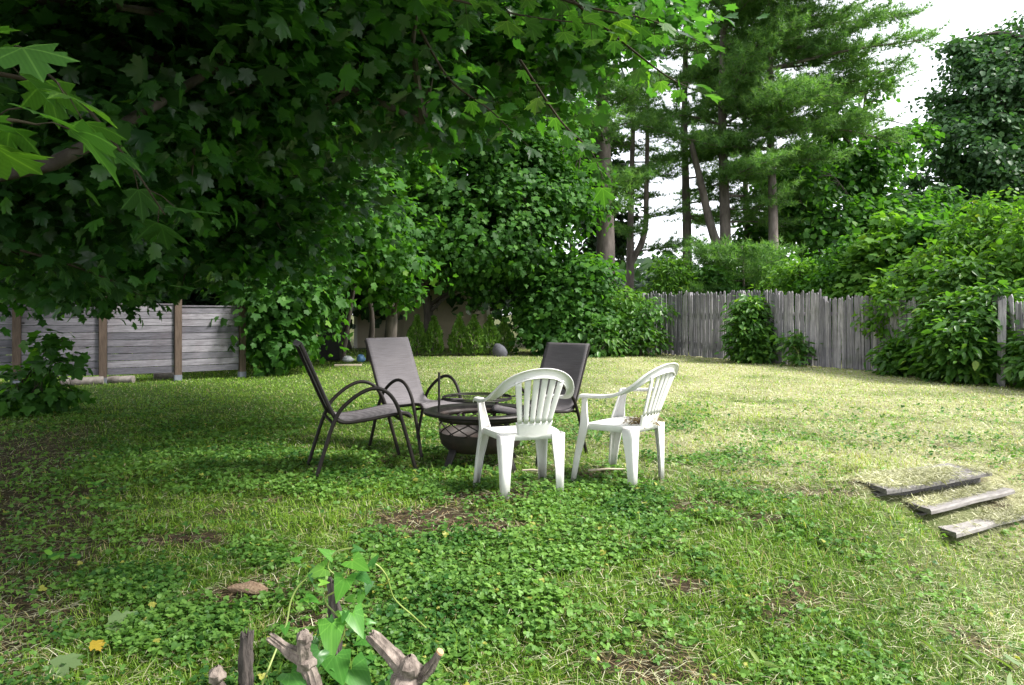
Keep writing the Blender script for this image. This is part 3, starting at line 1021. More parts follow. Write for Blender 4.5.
# ------------------------------------------------------------------ right fence of upright pickets
FP = np.array([(3.95, 22.0), (4.9, 20.0), (5.75, 18.2), (6.25, 17.05), (6.85, 15.9), (7.4, 14.7), (8.05, 12.9), (8.55, 10.6), (8.75, 8.8)])
FH = [1.78, 1.74, 1.73, 1.68, 1.53, 1.44, 1.44, 1.42, 1.40]
rf = empty('picket_fence', (FP[0][0], FP[0][1], 0)); tag(rf, 'leaning weathered grey fence of upright pickets along the yard', 'fence')
for i in range(8):
    a, c = FP[i], FP[i + 1]; d = c - a; L = np.hypot(*d); an = math.atan2(d[1], d[0])
    b = MB(); x = .14 if i == 1 else .0
    lean = (0, .0, .01, .0, -.02, -.11, -.06, 0)[i]
    while x < L - .02:
        w = random.uniform(.055, .09)
        if not (i == 0 and False):
            h = FH[i] + random.uniform(-.08, .04) + .03 * math.sin(x * 3 + i)
            ln = lean * x / L * 1.6 + random.uniform(-.012, .012)
            rot = Matrix.Rotation(ln, 3, 'Y') @ Matrix.Rotation(random.uniform(-.01, .01), 3, 'X') @ Matrix.Rotation(random.uniform(-.08, .08), 3, 'Z')
            hw = w / 2 - .003; z0 = -random.uniform(0, .03)
            pts = [(-hw, z0), (hw, z0), (hw, h - .05), (hw * .45, h), (-hw * .45, h - random.uniform(0, .03)), (-hw, h - .05)]
            vv = [rot @ Vector((p, s * .009, q)) + Vector((x, random.uniform(-.008, .008), 0)) for s in (-1, 1) for p, q in pts]
            b.add(vv, [tuple(range(5, -1, -1)), tuple(range(6, 12))] + [(k, (k + 1) % 6, 6 + (k + 1) % 6, 6 + k) for k in range(6)])
        x += w + random.uniform(.0, .012)
    o = b.build('picket_panel', M['picket'], rf); o.location = (a[0] - FP[0][0], a[1] - FP[0][1], 0.03); o.rotation_euler = (0, 0, an)
    for z in (.35, 1.15):
        b = MB(); b.box((L / 2, .05, z), (L / 2 - .02, .03, .04))
        o2 = b.build('rail', M['picket'], rf); o2.location = o.location; o2.rotation_euler = o.rotation_euler
for i, p in enumerate(FP):
    b = MB(); rot = Matrix.Rotation(random.uniform(-.03, .03), 3, 'Y')
    h = FH[i] + .04
    b.box((0, .09 if i not in (6, 7) else -.07, h / 2), (.05, .045, h / 2), rot)
    o = b.build('post', M['picket'], rf); o.location = (p[0] - FP[0][0], p[1] - FP[0][1], 0); o.rotation_euler = (0, 0, -1.1)


# ------------------------------------------------------------------ trees
def plant(name, label, cat, base, lobes, mat_, tmpl, nclus, per, size, sig=.3, trunk=None, tr=.12, bark='bark', group=None,
          up=.75, outw=.5, jit=.4, droop=.6, flat=.45, shell=.5, limbs=10, twigs=80, low=-1.0, extra_trunks=(), rag=0, gap=.2):
    base = np.array(base, float)
    root = empty(name, base); tag(root, label, cat, group)
    L = [(np.array(l[:3]) - base).tolist() + list(l[3:]) for l in lobes]
    for _ in range(rag):
        l = L[rng.integers(len(lobes))]
        d = nrm((rng.normal(size=3) + np.array([0, 0, .5]))[None])[0]
        k = rng.uniform(.22, .42)
        c = np.array(l[:3]) + d * np.array(l[3:6]) * rng.uniform(.9, 1.2)
        L.append([*c, l[3] * k * .75, l[4] * k * .75, l[5] * k * rng.uniform(.8, 2.3)])
    pts, on = lobes_points(L, nclus, shell, .5, low, gap)
    z0 = pts[:, 2] + base[2] > .06
    pts, on = pts[z0], on[z0]
    pos, Nn, T, s, cid = sprays(pts, on, per, sig, flat, up, outw, jit, droop, size)
    k = pos[:, 2] + base[2] > float(zt(base[0], base[1])) + .02
    cr = np.clip(rng.random(len(pts))[cid] * .45 + rng.random(len(pos)) * .55, 0, 1)
    leaves('crown', tmpl, pos[k], Nn[k], T[k], s[k], M[mat_], root, cr[k])
    # trunk and limbs
    if trunk is None:
        top = max(L, key=lambda l: l[2]); trunk = [(0, 0, -.05), (top[0] * .3, top[1] * .3, top[2] * .45), (top[0] * .8, top[1] * .8, top[2])]
    else:
        trunk = [tuple(np.array(p) - base) for p in trunk]
    tp = catmull(trunk, 22)
    b = MB(); b.tube(tp, [tr * (1.25 if i == 0 else 1) * (1 - .75 * i / 21) for i in range(22)], 10, True, None, .06)
    for et in extra_trunks:
        ep = catmull([tuple(np.array(p[:3]) - base) for p in et[0]], 16)
        b.tube(ep, [et[1] * (1 - .65 * i / 15) for i in range(16)], 8, True, None, .06)
    b.build('trunk', M[bark], root, 60)
    if limbs or twigs:
        b = MB(); tips = []
        for q in range(min(limbs, 60)):
            l = L[q % len(L)]
            tgt = np.array(l[:3]) + rng.normal(size=3) * np.array(l[3:6]) * .35
            j = int(np.argmin(np.linalg.norm(tp - (tgt - np.array([0, 0, .9])), axis=1))); j = min(max(j, 3), 19)
            a0 = tp[j]; mid = (a0 + tgt) / 2 + np.array([0, 0, .12 * np.linalg.norm(tgt - a0)]) + rng.normal(size=3) * .1
            lp = catmull([a0, mid, tgt], 9); r0 = max(.012, tr * .38)
            b.tube(lp, [r0 * (1 - .8 * i / 8) for i in range(9)], 6, False, None, .05); tips.append(lp)
        if len(tips) and len(pts):
            TP = np.vstack(tips)
            for q in rng.choice(len(pts), min(twigs, len(pts)), False):
                j = int(np.argmin(np.linalg.norm(TP - pts[q], axis=1))); a0 = TP[j]
                mid = (a0 + pts[q]) / 2 + rng.normal(size=3) * .08
                b.tube([a0, mid, pts[q]], [tr * .09 + .004, tr * .06 + .003, .003], 5, False)
        if b.v: b.build('branches', M[bark], root, 60)
    return root


def LB(px, py, d, rx, ry, rz):
    return (*at(px, py, d), rx, ry, rz)


# --- the maple whose boughs hang over the left of the yard (trunk stands out of frame, left)
nm_base = np.array((-5.6, 4.6, 0))
near_lobes = [LB(190, 70, 5.2, 1.2, 1.0, .7), LB(215, 150, 8.6, 1.4, 1.2, 1.0), LB(60, 120, 5.0, 1.2, 1.1, 1.0), LB(110, 225, 8.2, 1.3, 1.0, .6), LB(30, 200, 5.6, .9, .9, .8),
              LB(330, 60, 6.0, 1.4, 1.2, .85), LB(450, 60, 6.8, 1.3, 1.2, .75), LB(560, 20, 6.4, 1.0, .9, .45), LB(220, 235, 8.4, 1.3, 1.0, .7), LB(440, 90, 8.3, 1.0, 1.0, .55),
              LB(300, 190, 8.8, 1.0, 1.1, .8), LB(540, 70, 8.0, .8, .9, .5), LB(610, 20, 7.0, .6, .7, .35), LB(120, 40, 4.4, 1.3, 1.0, .7), LB(70, 265, 8.6, 1.3, 1.0, .5), LB(185, 252, 9.6, 1.0, .8, .35),
              (-3.0, 2.6, 3.7, 2.0, 1.6, .7), (-1.2, 4.2, 4.3, 1.9, 1.6, .7), (-4.5, 6.0, 4.8, 2.4, 2.2, .9), (-2.2, 7.0, 5.2, 2.4, 2.0, .9), (-5.5, 3.0, 4.6, 2.2, 2.0, .9), (-4.5, 4.5, 6.5, 3, 3, 1.3), (-6.5, 7.5, 4.0, 2.0, 2.0, 1.3),  # overhead lobes, mostly out of frame, added to shade the ground at left
              (-6.8, 9.5, 4.2, 2.2, 1.6, 1.8), (-4.6, 9.8, 4.6, 2.0, 1.4, 1.6), (-4.0, 1.2, 3.6, 1.6, 1.4, .7),
              (1.0, 3.3, 5.2, 1.6, 1.6, .7), (-.4, 2.3, 4.5, 1.5, 1.3, .6), (-.2, 7.2, 6.9, 1.9, 1.6, .9), (-2.2, 1.0, 4.2, 1.4, 1.3, .6), (1.3, 2.2, 4.7, 1.3, .85, .6), (2.3, 2.0, 5.7, 1.3, 1.0, .6), (-1.5, 8.5, 6.9, 2.0, 1.8, .8), (.5, 9.2, 7.4, 1.8, 1.7, .8), (1.3, 8.0, 6.9, 1.5, 1.5, .7), (-2.6, 2.0, 4.6, 1.6, 1.6, .7), (.2, .3, 4.2, 1.4, 1.2, .6), (-1.0, -.8, 4.2, 1.8, 1.2, .6), (-2.2, 5.2, 6.2, 2.2, 2, .9)]  # unseen lobes added above the frame to darken the left lawn and boughs
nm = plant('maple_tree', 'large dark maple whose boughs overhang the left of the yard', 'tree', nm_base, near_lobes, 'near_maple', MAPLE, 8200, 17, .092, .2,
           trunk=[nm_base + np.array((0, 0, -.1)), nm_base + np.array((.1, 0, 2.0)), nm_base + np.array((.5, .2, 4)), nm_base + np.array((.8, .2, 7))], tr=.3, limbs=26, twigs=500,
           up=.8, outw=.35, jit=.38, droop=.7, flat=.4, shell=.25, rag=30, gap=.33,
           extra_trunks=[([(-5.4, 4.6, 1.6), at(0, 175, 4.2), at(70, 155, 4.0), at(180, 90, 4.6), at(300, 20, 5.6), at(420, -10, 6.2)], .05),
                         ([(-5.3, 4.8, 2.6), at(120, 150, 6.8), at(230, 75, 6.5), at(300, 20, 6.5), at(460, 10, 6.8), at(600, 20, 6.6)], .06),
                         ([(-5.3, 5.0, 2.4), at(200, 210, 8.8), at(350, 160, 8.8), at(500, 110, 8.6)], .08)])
# sprays of big leaves near the lens, part of the same maple
def near_spray(path, nleaf, size, name='bough'):
    C = catmull(path, 24) - nm_base
    b = MB(); b.tube(C, [.010 * (1 - .75 * i / 23) for i in range(24)], 6, True)
    pos = []; Tt = []; Nn = []; ss = []; pet = b
    for k in range(nleaf):
        j = min(23, int(24 * (k + .5) / nleaf)); t = C[min(23, j + 1)] - C[max(0, j - 1)]; t = t / np.linalg.norm(t)
        side = np.cross(t, (0, 0, 1)); side /= max(1e-6, np.linalg.norm(side))
        sgn = 1 if k % 2 else -1
        dr = nrm((t * rng.uniform(.2, .8) + side * sgn * rng.uniform(.4, 1) + np.array([0, 0, rng.uniform(-.5, .15)]))[None])[0]
        q = C[j] + dr * size * rng.uniform(.5, .9)
        pet.tube([C[j], (C[j] + q) / 2 + np.array([0, 0, .01]), q], .0018, 4, False)
        pos.append(q); Tt.append(dr + np.array([0, 0, -.5])); Nn.append(np.array([0, 0, 1]) + dr * .35 + rng.normal(size=3) * .25); ss.append(size * rng.uniform(.7, 1.15))
    br = b.build('bough', M['twig'], nm, 60)
    leaves('leaves', HI, np.array(pos), np.array(Nn), np.array(Tt), np.array(ss), M['close_maple'], br, rng.uniform(.1, .97, nleaf), True)


near_spray([at(-160, 60, 1.7), at(-60, 45, 1.75), at(20, 55, 1.8), at(60, 85, 1.85)], 9, .14)
near_spray([at(-140, 150, 1.5), at(-60, 130, 1.55), at(0, 120, 1.6), at(40, 125, 1.7)], 6, .13)
near_spray([at(-80, 60, 2.4), at(60, 90, 2.5), at(120, 150, 2.5), at(165, 215, 2.6)], 9, .15)
near_spray([at(330, -40, 3.6), at(420, -10, 3.6), at(520, 15, 3.8), at(600, 25, 4.0)], 18, .14)
near_spray([at(480, -30, 4.3), at(580, 5, 4.3), at(650, 20, 4.4), at(700, 42, 4.5)], 18, .14)
near_spray([at(560, -10, 4.5), at(620, 40, 4.6), at(665, 75, 4.7), at(690, 88, 4.8)], 14, .13)
near_spray([at(520, 60, 5.0), at(560, 120, 5.0), at(590, 150, 5.0), at(604, 180, 5.0)], 16, .13)
near_spray([at(20, 250, 4.8), at(70, 265, 5.0), at(110, 280, 5.2), at(140, 295, 5.4)], 18, .14)
near_spray([at(-60, 215, 4.8), at(20, 255, 5.2), at(60, 275, 5.4), at(85, 285, 5.4)], 18, .14)
near_spray([at(420, 30, 4.8), at(450, 80, 4.8), at(490, 110, 4.8), at(520, 140, 4.9)], 14, .13)

# --- trees and bushes in the back left
plant('maple_tree', 'bright green bushy maple behind the sling chairs, crown touching the lawn edge', 'tree', (-2.6, 22.0, 0),
      [LB(480, 226, 20.7, 2.37, 1.90, 1.77), LB(508, 180, 21.3, 2.26, 1.77, 2.02), LB(440, 170, 21.2, 2.26, 1.90, 1.90), LB(470, 100, 21.7, 2.37, 2.13, 2.13), LB(518, 241, 21.9, 1.61, 1.54, 1.43), LB(400, 90, 21.7, 2.37, 2.13, 1.90), LB(536, 120, 22.2, 1.43, 1.66, 1.90), LB(470, 20, 22.2, 2.73, 2.37, 1.90), LB(425, 231, 21.3, 1.77, 1.54, 0.95)],
      'mid_maple', MID, 2900, 15, .13, .28, rag=16, gap=.28, trunk=[(-2.6, 22.0, -.1), (-2.55, 22.0, 1.2), (-2.75, 22.0, 3), (-2.3, 22.0, 7)], tr=.2, limbs=22, twigs=250, up=.75, outw=.65, jit=.35, droop=.8)
plant('maple_tree', 'shady maple with a dark straight trunk beside the black bin', 'tree', (-3.0, 17.6, 0),
      [LB(345, 220, 15.5, 1.6, 1.3, 1.1), LB(300, 180, 15.5, 1.7, 1.4, 1.4), LB(350, 130, 16.5, 1.8, 1.5, 1.5), LB(290, 80, 16.5, 2, 1.8, 1.6), LB(370, 258, 16.2, 1.2, 1, .5), LB(395, 290, 17, .4, .5, .22), LB(320, 20, 17, 2.4, 2, 1.6)],
      'mid_maple', MID, 1700, 15, .135, .28, rag=8, gap=.26, trunk=[(-3.0, 17.6, -.1), (-2.95, 17.6, 1.5), (-3.1, 17.5, 3.2), (-3.3, 17.4, 6)], tr=.17, limbs=16, twigs=160, up=.7, outw=.6, jit=.36, droop=.8,
      extra_trunks=[([(-3.55, 17.9, 0), (-3.5, 17.9, 1.3), (-3.9, 17.6, 3)], .09), ([(-4.3, 18.2, 0), (-4.0, 18.0, 1.6), (-3.6, 17.6, 3)], .08)])
plant('bush', 'leafy bush filling the gap between board fence and black bin', 'bush', (-4.9, 14.6, 0),
      [LB(285, 290, 14.2, .95, .9, .75), LB(275, 335, 14.0, .6, .6, .55), LB(310, 250, 14.8, 1.0, .9, .8), LB(255, 250, 14.4, .9, .9, .8), LB(300, 325, 14.6, .5, .5, .5)],
      'mid_maple', MID, 620, 15, .12, .24, tr=.06, limbs=8, twigs=60, up=.7, outw=.6, jit=.4, shell=.4)
for (px, d, h, lab) in ((60, 15.2, 4.6, 'dark leafy tree behind the leftmost fence panel'), (165, 15.8, 5, 'dark leafy tree behind the middle fence panel'), (235, 16.5, 5, 'dark leafy tree just behind the right end of the board fence'), (-60, 14.6, 4.6, 'dark tree at the left edge beyond the lattice fence')):
    x = (px - 512) / F * d
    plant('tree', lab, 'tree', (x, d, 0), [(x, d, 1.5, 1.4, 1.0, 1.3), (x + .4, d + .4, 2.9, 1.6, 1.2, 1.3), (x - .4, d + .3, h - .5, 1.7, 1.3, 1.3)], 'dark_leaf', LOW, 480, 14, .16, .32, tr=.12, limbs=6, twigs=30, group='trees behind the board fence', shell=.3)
for (x, d, h, lab) in ((-9.5, 22, 9, 'tall dark tree far behind the left fence'), (-5.6, 24, 10, 'tall dark tree behind the shady maple'), (-1.2, 26, 11, 'tall dark tree behind the bright bushy maple')):
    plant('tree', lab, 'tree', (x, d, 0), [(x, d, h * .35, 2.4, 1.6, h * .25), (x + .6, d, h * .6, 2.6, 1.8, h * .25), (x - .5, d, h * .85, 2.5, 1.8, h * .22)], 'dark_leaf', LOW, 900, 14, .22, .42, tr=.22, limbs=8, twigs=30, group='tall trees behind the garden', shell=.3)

# bushes along the back, right of the conifers
for i, (px, d, h, w, mt, lab) in enumerate(((552, 20.8, 2.6, .95, 'mid_maple', 'green bush right of the small conifers'), (575, 20.8, 3.0, 1.1, 'mid_maple', 'tall green bush behind the dark sling chair'), (612, 21.2, 2.0, .8, 'bright_leaf', 'light green bush under the thick pine trunk'),
                                        (640, 20.3, 1.55, .65, 'knot_leaf', 'leafy bush at the left end of the picket fence'), (600, 20.0, 1.1, .5, 'knot_leaf', 'low leafy shrub at the lawn edge left of the picket fence'))):
    x = (px - 512) / F * d
    plant('bush', lab, 'bush', (x, d, 0), [(x, d, h * .3, w, w * .8, h * .3), (x - .2, d + .2, h * .55, w, w * .8, h * .28), (x + .25, d + .1, h * .78, w * .8, w * .7, h * .24)], mt, MID if mt == 'mid_maple' else OVATE,
          int(260 * w * h / 2), 14, .13, .22, tr=.05, limbs=6, twigs=40, shell=.35, outw=.65)

# --- small conifers
for i, (px, py, h) in enumerate(((417, 357.5, 1.05), (434, 357.5, 1.02), (459, 357.5, 1.05), (474, 357.5, 1.05), (490, 357, 1.03), (504, 356.5, .98))):
    p = gnd(px, py - 1.5); wid = .27
    lab = ['leftmost small conifer, standing before the beige shed', 'second small conifer from the left, before the beige shed', 'dark small conifer just right of the white shed corner', 'small conifer fourth from the left along the lawn edge', 'small conifer standing right behind the grey rock', 'rightmost small conifer, beside the green bush'][i]
    root = empty('arborvitae', (p[0], p[1], 0)); tag(root, lab, 'conifer', 'row of small conifers')
    n = 1500
    zz = rng.random(n) ** .8 * h; rr = wid * (np.sin(np.clip(zz / h * .95 + .16, 0, 1) * PI) ** .7) * (1 - .35 * zz / h) * (.75 + .25 * rng.random(n) ** .5); az = rng.uniform(0, 6.28, n)
    rr *= 1 + .18 * np.sin(az * 3 + zz * 9 + i)
    pos = np.stack([rr * np.cos(az), rr * np.sin(az), zz + .04], 1)
    o_ = np.stack([np.cos(az), np.sin(az), np.zeros(n)], 1)
    leaves('crown', folded([(0, 0), (.22, .3), (.2, .75), (0, 1)], .05, .1), pos, np.cross(o_, [0, 0, 1.]) + rng.normal(0, .5, (n, 3)), o_ * .5 + np.array([0, 0, .9]) + rng.normal(0, .2, (n, 3)), rng.uniform(.06, .12, n), M['cedar'], root)
    b = MB(); b.tube([(0, 0, -.03), (0, 0, h * .5), (0, 0, h * .9)], [.02, .014, .006], 6); b.build('trunk', M['bark'], root)

# --- shed
sx0 = (372 - 512) / F * 25; sx1 = (472 - 512) / F * 25
sh = empty('shed', ((sx0 + sx1) / 2, 25, 0), .0); tag(sh, 'beige clapboard shed half hidden behind the trees', 'shed')
W2 = (sx1 - sx0) / 2 + .6
b = MB()
P = []
for z in np.arange(0, 2.61, .13): P += [[(-W2, -.010, z), (W2, -.010, z)], [(-W2, 0, z + .128), (W2, 0, z + .128)]]
b.grid(P); P = [[(W2, y - (-.0), z) for z in (0, 2.7)] for y in (0, 3.0)]
b.box((0, 1.5, 1.34), (W2 - .005, 1.49, 1.34)); b.build('wall', M['siding'], sh)
for q in (1, -1):
    b = MB(); b.box((q * (W2 - .04), -.035, 1.35), (.055, .02, 1.35)); b.build('corner_trim', M['trim'], sh)
b = MB(); b.add([(-W2 - .2, -.3, 2.6), (W2 + .2, -.3, 2.6), (W2 + .2, 1.5, 3.7), (-W2 - .2, 1.5, 3.7), (W2 + .2, 3.3, 2.6), (-W2 - .2, 3.3, 2.6)], [(0, 1, 2, 3), (3, 2, 4, 5)]); b.build('roof', M['roof'], sh, None, .08)
dr = MB(); dr.box((-.15, -.04, 1.0), (.42, .015, 1.0)); d_ = dr.build('door', M['siding'], sh)
dr = MB(); dr.box((-.60, -.04, 1.02), (.03, .018, 1.02)); dr.box((.30, -.04, 1.02), (.03, .018, 1.02)); dr.box((-.15, -.04, 2.07), (.48, .018, .03)); dr.build('door_frame', M['siding'], d_)

# --- rock, bin, sacks, board
p = gnd(500, 355.5)
b = MB(); P = []
for t in np.linspace(.02, PI - .02, 10):
    P.append([(.17 * math.sin(t) * math.cos(a) * (1 + .25 * vnoise(a * 1.5, t * 2, 1, 80)), .12 * math.sin(t) * math.sin(a), .22 * math.cos(t) * (1 + .2 * vnoise(a * 2, t, 1, 81))) for a in np.linspace(0, 2 * PI, 15)[:-1]])
b.grid(P, None, True); o = b.build('rock', M['rock'], None, 35); o.location = (p[0], p[1] - .5, .13); o.rotation_euler = (0, -.55, 0)
tag(o, 'grey boulder leaning on the lawn edge before the conifers', 'rock')
p = gnd(331, 361)
bn = empty('dust_bin', (p[0], p[1], 0), .15); tag(bn, 'black plastic bin in the shade under the trees', 'bin')
b = MB(); P = []
for z, w, dd in ((.03, .24, .26), (.06, .25, .27), (.55, .29, .31), (.86, .315, .345), (.89, .33, .36), (.9, .33, .36)):
    P.append([(w * cx, dd * cy, z) for cx, cy in ((-1, -.85), (-.85, -1), (.85, -1), (1, -.85), (1, .85), (.85, 1), (-.85, 1), (-1, .85))])
b.grid(P, None, True); b.add(P[0], [tuple(range(7, -1, -1))]); b.build('body', M['bin'], bn, 40)
b = MB(); P2 = []
for z, k in ((.905, 1.05), (.93, 1.06), (.965, .9), (.975, .5)):
    P2.append([(k * .335 * cx, k * .365 * cy, z) for cx, cy in ((-1, -.85), (-.85, -1), (.85, -1), (1, -.85), (1, .85), (.85, 1), (-.85, 1), (-1, .85))])
b.grid(P2, None, True); b.add(P2[-1], [tuple(range(8))]); b.build('lid', M['bin'], bn, 40)
for s in (-1, 1):
    b = MB(); b.tube([(s * .25, .26, .09), (s * .31, .26, .09)], .09, 14); b.build('wheel', M['bin'], bn, 40)


def sack(px, py, w, h, mt, name, lab, cat):
    p = gnd(px, py); b = MB(); P = []
    for t in np.linspace(.03, PI - .03, 12):
        P.append([(w * math.sin(t) * math.cos(a) * (.8 + .5 * vnoise(a * 2, t * 2.5, 1, 82)), w * .8 * math.sin(t) * math.sin(a) * (.8 + .4 * vnoise(a * 3, t * 2, 1, 83)), h * math.cos(t) * (.75 + .5 * vnoise(math.cos(a) * 3 + 5, math.sin(a) * 3 + t, .8, 84))) for a in np.linspace(0, 2 * PI, 17)[:-1]])
    b.grid(P, None, True); o = b.build(name, M[mt], None, 30); o.location = (p[0], p[1], h * .8)
    tag(o, lab, cat)


sack(348, 362, .13, .08, 'bag', 'white_sack', 'crumpled white sack on the ground beside the black bin', 'sack')
sack(361, 362, .10, .10, 'bluebag', 'blue_sack', 'blue and grey sack half hidden behind the pale sling chair', 'sack')
b = MB(); b.box((0, 0, .02), (.3, .06, .02)); o = b.build('board', M['palewood'], None, None, None, .004); p = gnd(348, 366); o.location = (p[0], p[1], .0); o.rotation_euler = (0, 0, .1)
tag(o, 'pale board lying on the grass in front of the sacks', 'board')


# ------------------------------------------------------------------ pines
def pine(label, px, d, r, path=None, z0=4.0, z1=15.0, nb=26, Lr=(2.2, 4.5), side=None, fork=None, seedoff=0, dens=1.0):
    x = (px - 512) / F * d
    root = empty('pine_tree', (x, d, 0)); tag(root, label, 'pine', 'tall pines beyond the fence')
    tp = catmull(path or [(0, 0, -.1), (.05, 0, 4), (-.05, .05, 9), (.05, 0, z1)], 30)
    b = MB(); b.tube(tp, [r * (1.15 if i == 0 else 1) * (1 - .7 * i / 29) for i in range(30)], 12, True, None, .05)
    if fork: b.tube(catmull(fork, 16), [r * .7 * (1 - .5 * i / 15) for i in range(16)], 9, True, None, .05)
    b.build('trunk', M['pine_bark'], root, 60)
    bb = MB(); TP = []; TD = []
    nb = int(nb * 1.5)
    for k in range(nb):
        z = z0 + (z1 - z0) * ((k + rng.random()) / nb) ** .72
        j = int(np.argmin(np.abs(tp[:, 2] - z))); a0 = tp[j]
        az = rng.uniform(0, 2 * PI) if side is None or rng.random() < .3 else rng.normal(side, .7)
        L = rng.uniform(*Lr) * (1 - .5 * max(0, (z - z0) / (z1 - z0) - .4))
        dirv = np.array([math.cos(az), math.sin(az), 0])
        e = a0 + dirv * L + np.array([0, 0, L * rng.uniform(-.08, .22)])
        m1 = a0 + dirv * L * .5 + np.array([0, 0, L * rng.uniform(-.04, .06)])
        lp = catmull([a0, m1, e], 14)
        bb.tube(lp, [.055 * (1 - .85 * i / 13) * (L / 3.5) for i in range(14)], 6, False)
        sd_ = np.array([-dirv[1], dirv[0], 0])
        for s in np.linspace(.22, 1, int(23 * L / 3 * dens)):
            c = lp[min(13, int(s * 13))]
            for sg in (-1, 1):
                tl = rng.uniform(.45, 1.0) * (1.1 - .5 * abs(s - .6))
                td = nrm((dirv * rng.uniform(.4, 1) + sd_ * sg * rng.uniform(.4, 1) + np.array([0, 0, rng.uniform(-.05, .4)]))[None])[0]
                q = c + rng.normal(size=3) * np.array([.12, .12, .10])
                nt_ = int(6 * tl) + 2
                for u in np.linspace(.2, 1, nt_):
                    TP.append(q + td * tl * u + rng.normal(size=3) * .03); TD.append(td)
                if rng.random() < .35: bb.tube([q, q + td * tl], [.008, .003], 4, False)
    bb.build('branches', M['pine_bark'], root)
    TP = np.array(TP); TD = np.array(TD); per = 13
    cid = np.repeat(np.arange(len(TP)), per)
    D = nrm(TD[cid] * .75 + np.array([0, 0, .15]) + rng.normal(size=(len(cid), 3)) * .55)
    Nn = rng.normal(size=D.shape)
    tmpl = (np.array([(-.5, 0, 0), (.5, 0, 0), (0, 1., 0)]) * np.array([.11, 1, 1]), [(0, 1, 2)])
    leaves('crown', tmpl, TP[cid], Nn, D, rng.uniform(.15, .25, len(cid)), M['pine'], root, np.clip(rng.random(len(TP))[cid] * .5 + rng.random(len(cid)) * .5, 0, 1))
    return root


pine('thick trunked pine farthest left, behind the maple leaves', 604, 25, .40, None, 4.4, 15, 24, (1.6, 3.2), dens=.9)
pine('twin stemmed pine with a curved second trunk', 634, 28, .2, [(-.2, 0, -.1), (-.15, 0, 3.2), (-.1, 0, 6), (.1, 0, 14)], 3.4, 14, 24, (1.5, 3.0),
     fork=[(-.15, 0, 3.1), (.35, -.2, 4.2), (.45, -.2, 6), (.5, -.2, 10)], dens=.8)
pine('straight dark pine between the twin stemmed pine and the pale one', 686, 29, .24, None, 4.2, 15, 27, (1.6, 3.6), side=-.5)
pine('pale barked pine with a low branch leaning left', 724, 27, .27, None, 4.4, 15, 34, (2.0, 4.4), side=-.7,
     fork=[(0, 0, 3.2), (-.5, -.1, 4.4), (-1.0, -.2, 6.4), (-1.3, -.2, 7.6)])
pine('slender pine close behind the pale barked one', 746, 31, .17, None, 4.2, 14, 22, (1.5, 3.2))
pine('pine farthest right with broad feathery boughs reaching right', 772, 26, .22, None, 6.6, 15.5, 30, (2.2, 5.4), side=-.15)

# low feathery bough of the right pine is a small pine of its own at the fence
pine('young feathery pine showing above the picket fence', 742, 22.5, .07, [(0, 0, -.1), (0, 0, 1), (.05, 0, 2), (0, 0, 3.3)], 1.4, 3.1, 12, (.9, 1.9), dens=1.2)

# ------------------------------------------------------------------ broadleaf trees beyond the right fence
plant('tree', 'airy broadleaf tree between the pines and the big oak', 'tree', ((848 - 512) / F * 29, 29, 0),
      [LB(840, 230, 28, 2.2, 1.8, 1.3), LB(890, 220, 29, 1.9, 1.6, 1.2), LB(855, 170, 29, 1.6, 1.3, 1.0), LB(835, 120, 29.5, .9, .8, .9), LB(890, 150, 29.5, .9, .8, .8), LB(870, 90, 30, .7, .6, .8), LB(800, 190, 28, 1.2, 1.1, 1.2), LB(915, 130, 30, .6, .6, .4)],
      'mid_maple', LOW, 900, 14, .17, .30, tr=.16, limbs=30, twigs=240, up=.7, outw=.5, jit=.5, shell=.2, rag=10, gap=.33,
      extra_trunks=[([((848 - 512) / F * 29, 29, 2), (13.2, 29, 5), (13.0, 29.3, 8.5)], .08), ([((848 - 512) / F * 29, 29, 2), (14.4, 29.3, 5.5), (15.0, 29.5, 8.2)], .08)])
ob = ((1020 - 512) / F * 36, 36, 0)
plant('oak_tree', 'large dark green tree towering at the right edge', 'tree', ob,
      [LB(1010, 90, 35, 2.6, 2.4, 2.2), LB(1050, 60, 36, 3.2, 2.6, 2.6), LB(985, 150, 34, 2.4, 2.0, 1.8), LB(970, 205, 34.5, 2.4, 2.0, 1.3), LB(1040, 180, 34, 3, 2.4, 2.4), LB(955, 120, 35.5, 1.1, 1.1, .9), LB(975, 65, 36, 1.2, 1.2, 1.1), LB(925, 205, 36, 1.4, 1.2, .7), LB(945, 165, 36, .9, .9, .5), LB(940, 100, 36, .55, .5, .3), LB(935, 138, 36, .5, .5, .25), LB(918, 180, 36, .5, .5, .3), LB(958, 45, 36, .6, .5, .35)],
      'blue_leaf', LOW, 3300, 15, .17, .36, tr=.4, limbs=40, twigs=300, up=.7, outw=.5, jit=.5, shell=.3, rag=30, gap=.42)
plant('tree', 'dark leafy tree filling in behind the thick trunked pine', 'tree', ((583 - 512) / F * 31, 31, 0),
      [LB(580, 190, 31, 1.5, 1.2, 1.5), LB(603, 235, 30.5, 1.1, 1.0, 1.2), LB(575, 130, 31, 1.4, 1.2, 1.4), LB(618, 175, 31.5, .6, .6, .7)], 'dark_leaf', LOW, 620, 14, .17, .3, tr=.15, limbs=12, twigs=80, shell=.25, rag=8, gap=.33)
plant('tree', 'green broadleaf tree right behind the rightmost pine trunk', 'tree', ((800 - 512) / F * 32, 32, 0),
      [LB(800, 215, 32, 1.6, 1.3, 1.5), LB(785, 170, 32, 1.1, 1.0, 1.0), LB(760, 235, 31.5, 1.0, 1.0, .8), LB(820, 165, 32, 1.0, .9, 1.2)], 'mid_maple', LOW, 600, 14, .17, .3, tr=.15, limbs=12, twigs=80, shell=.25, rag=10, gap=.35)
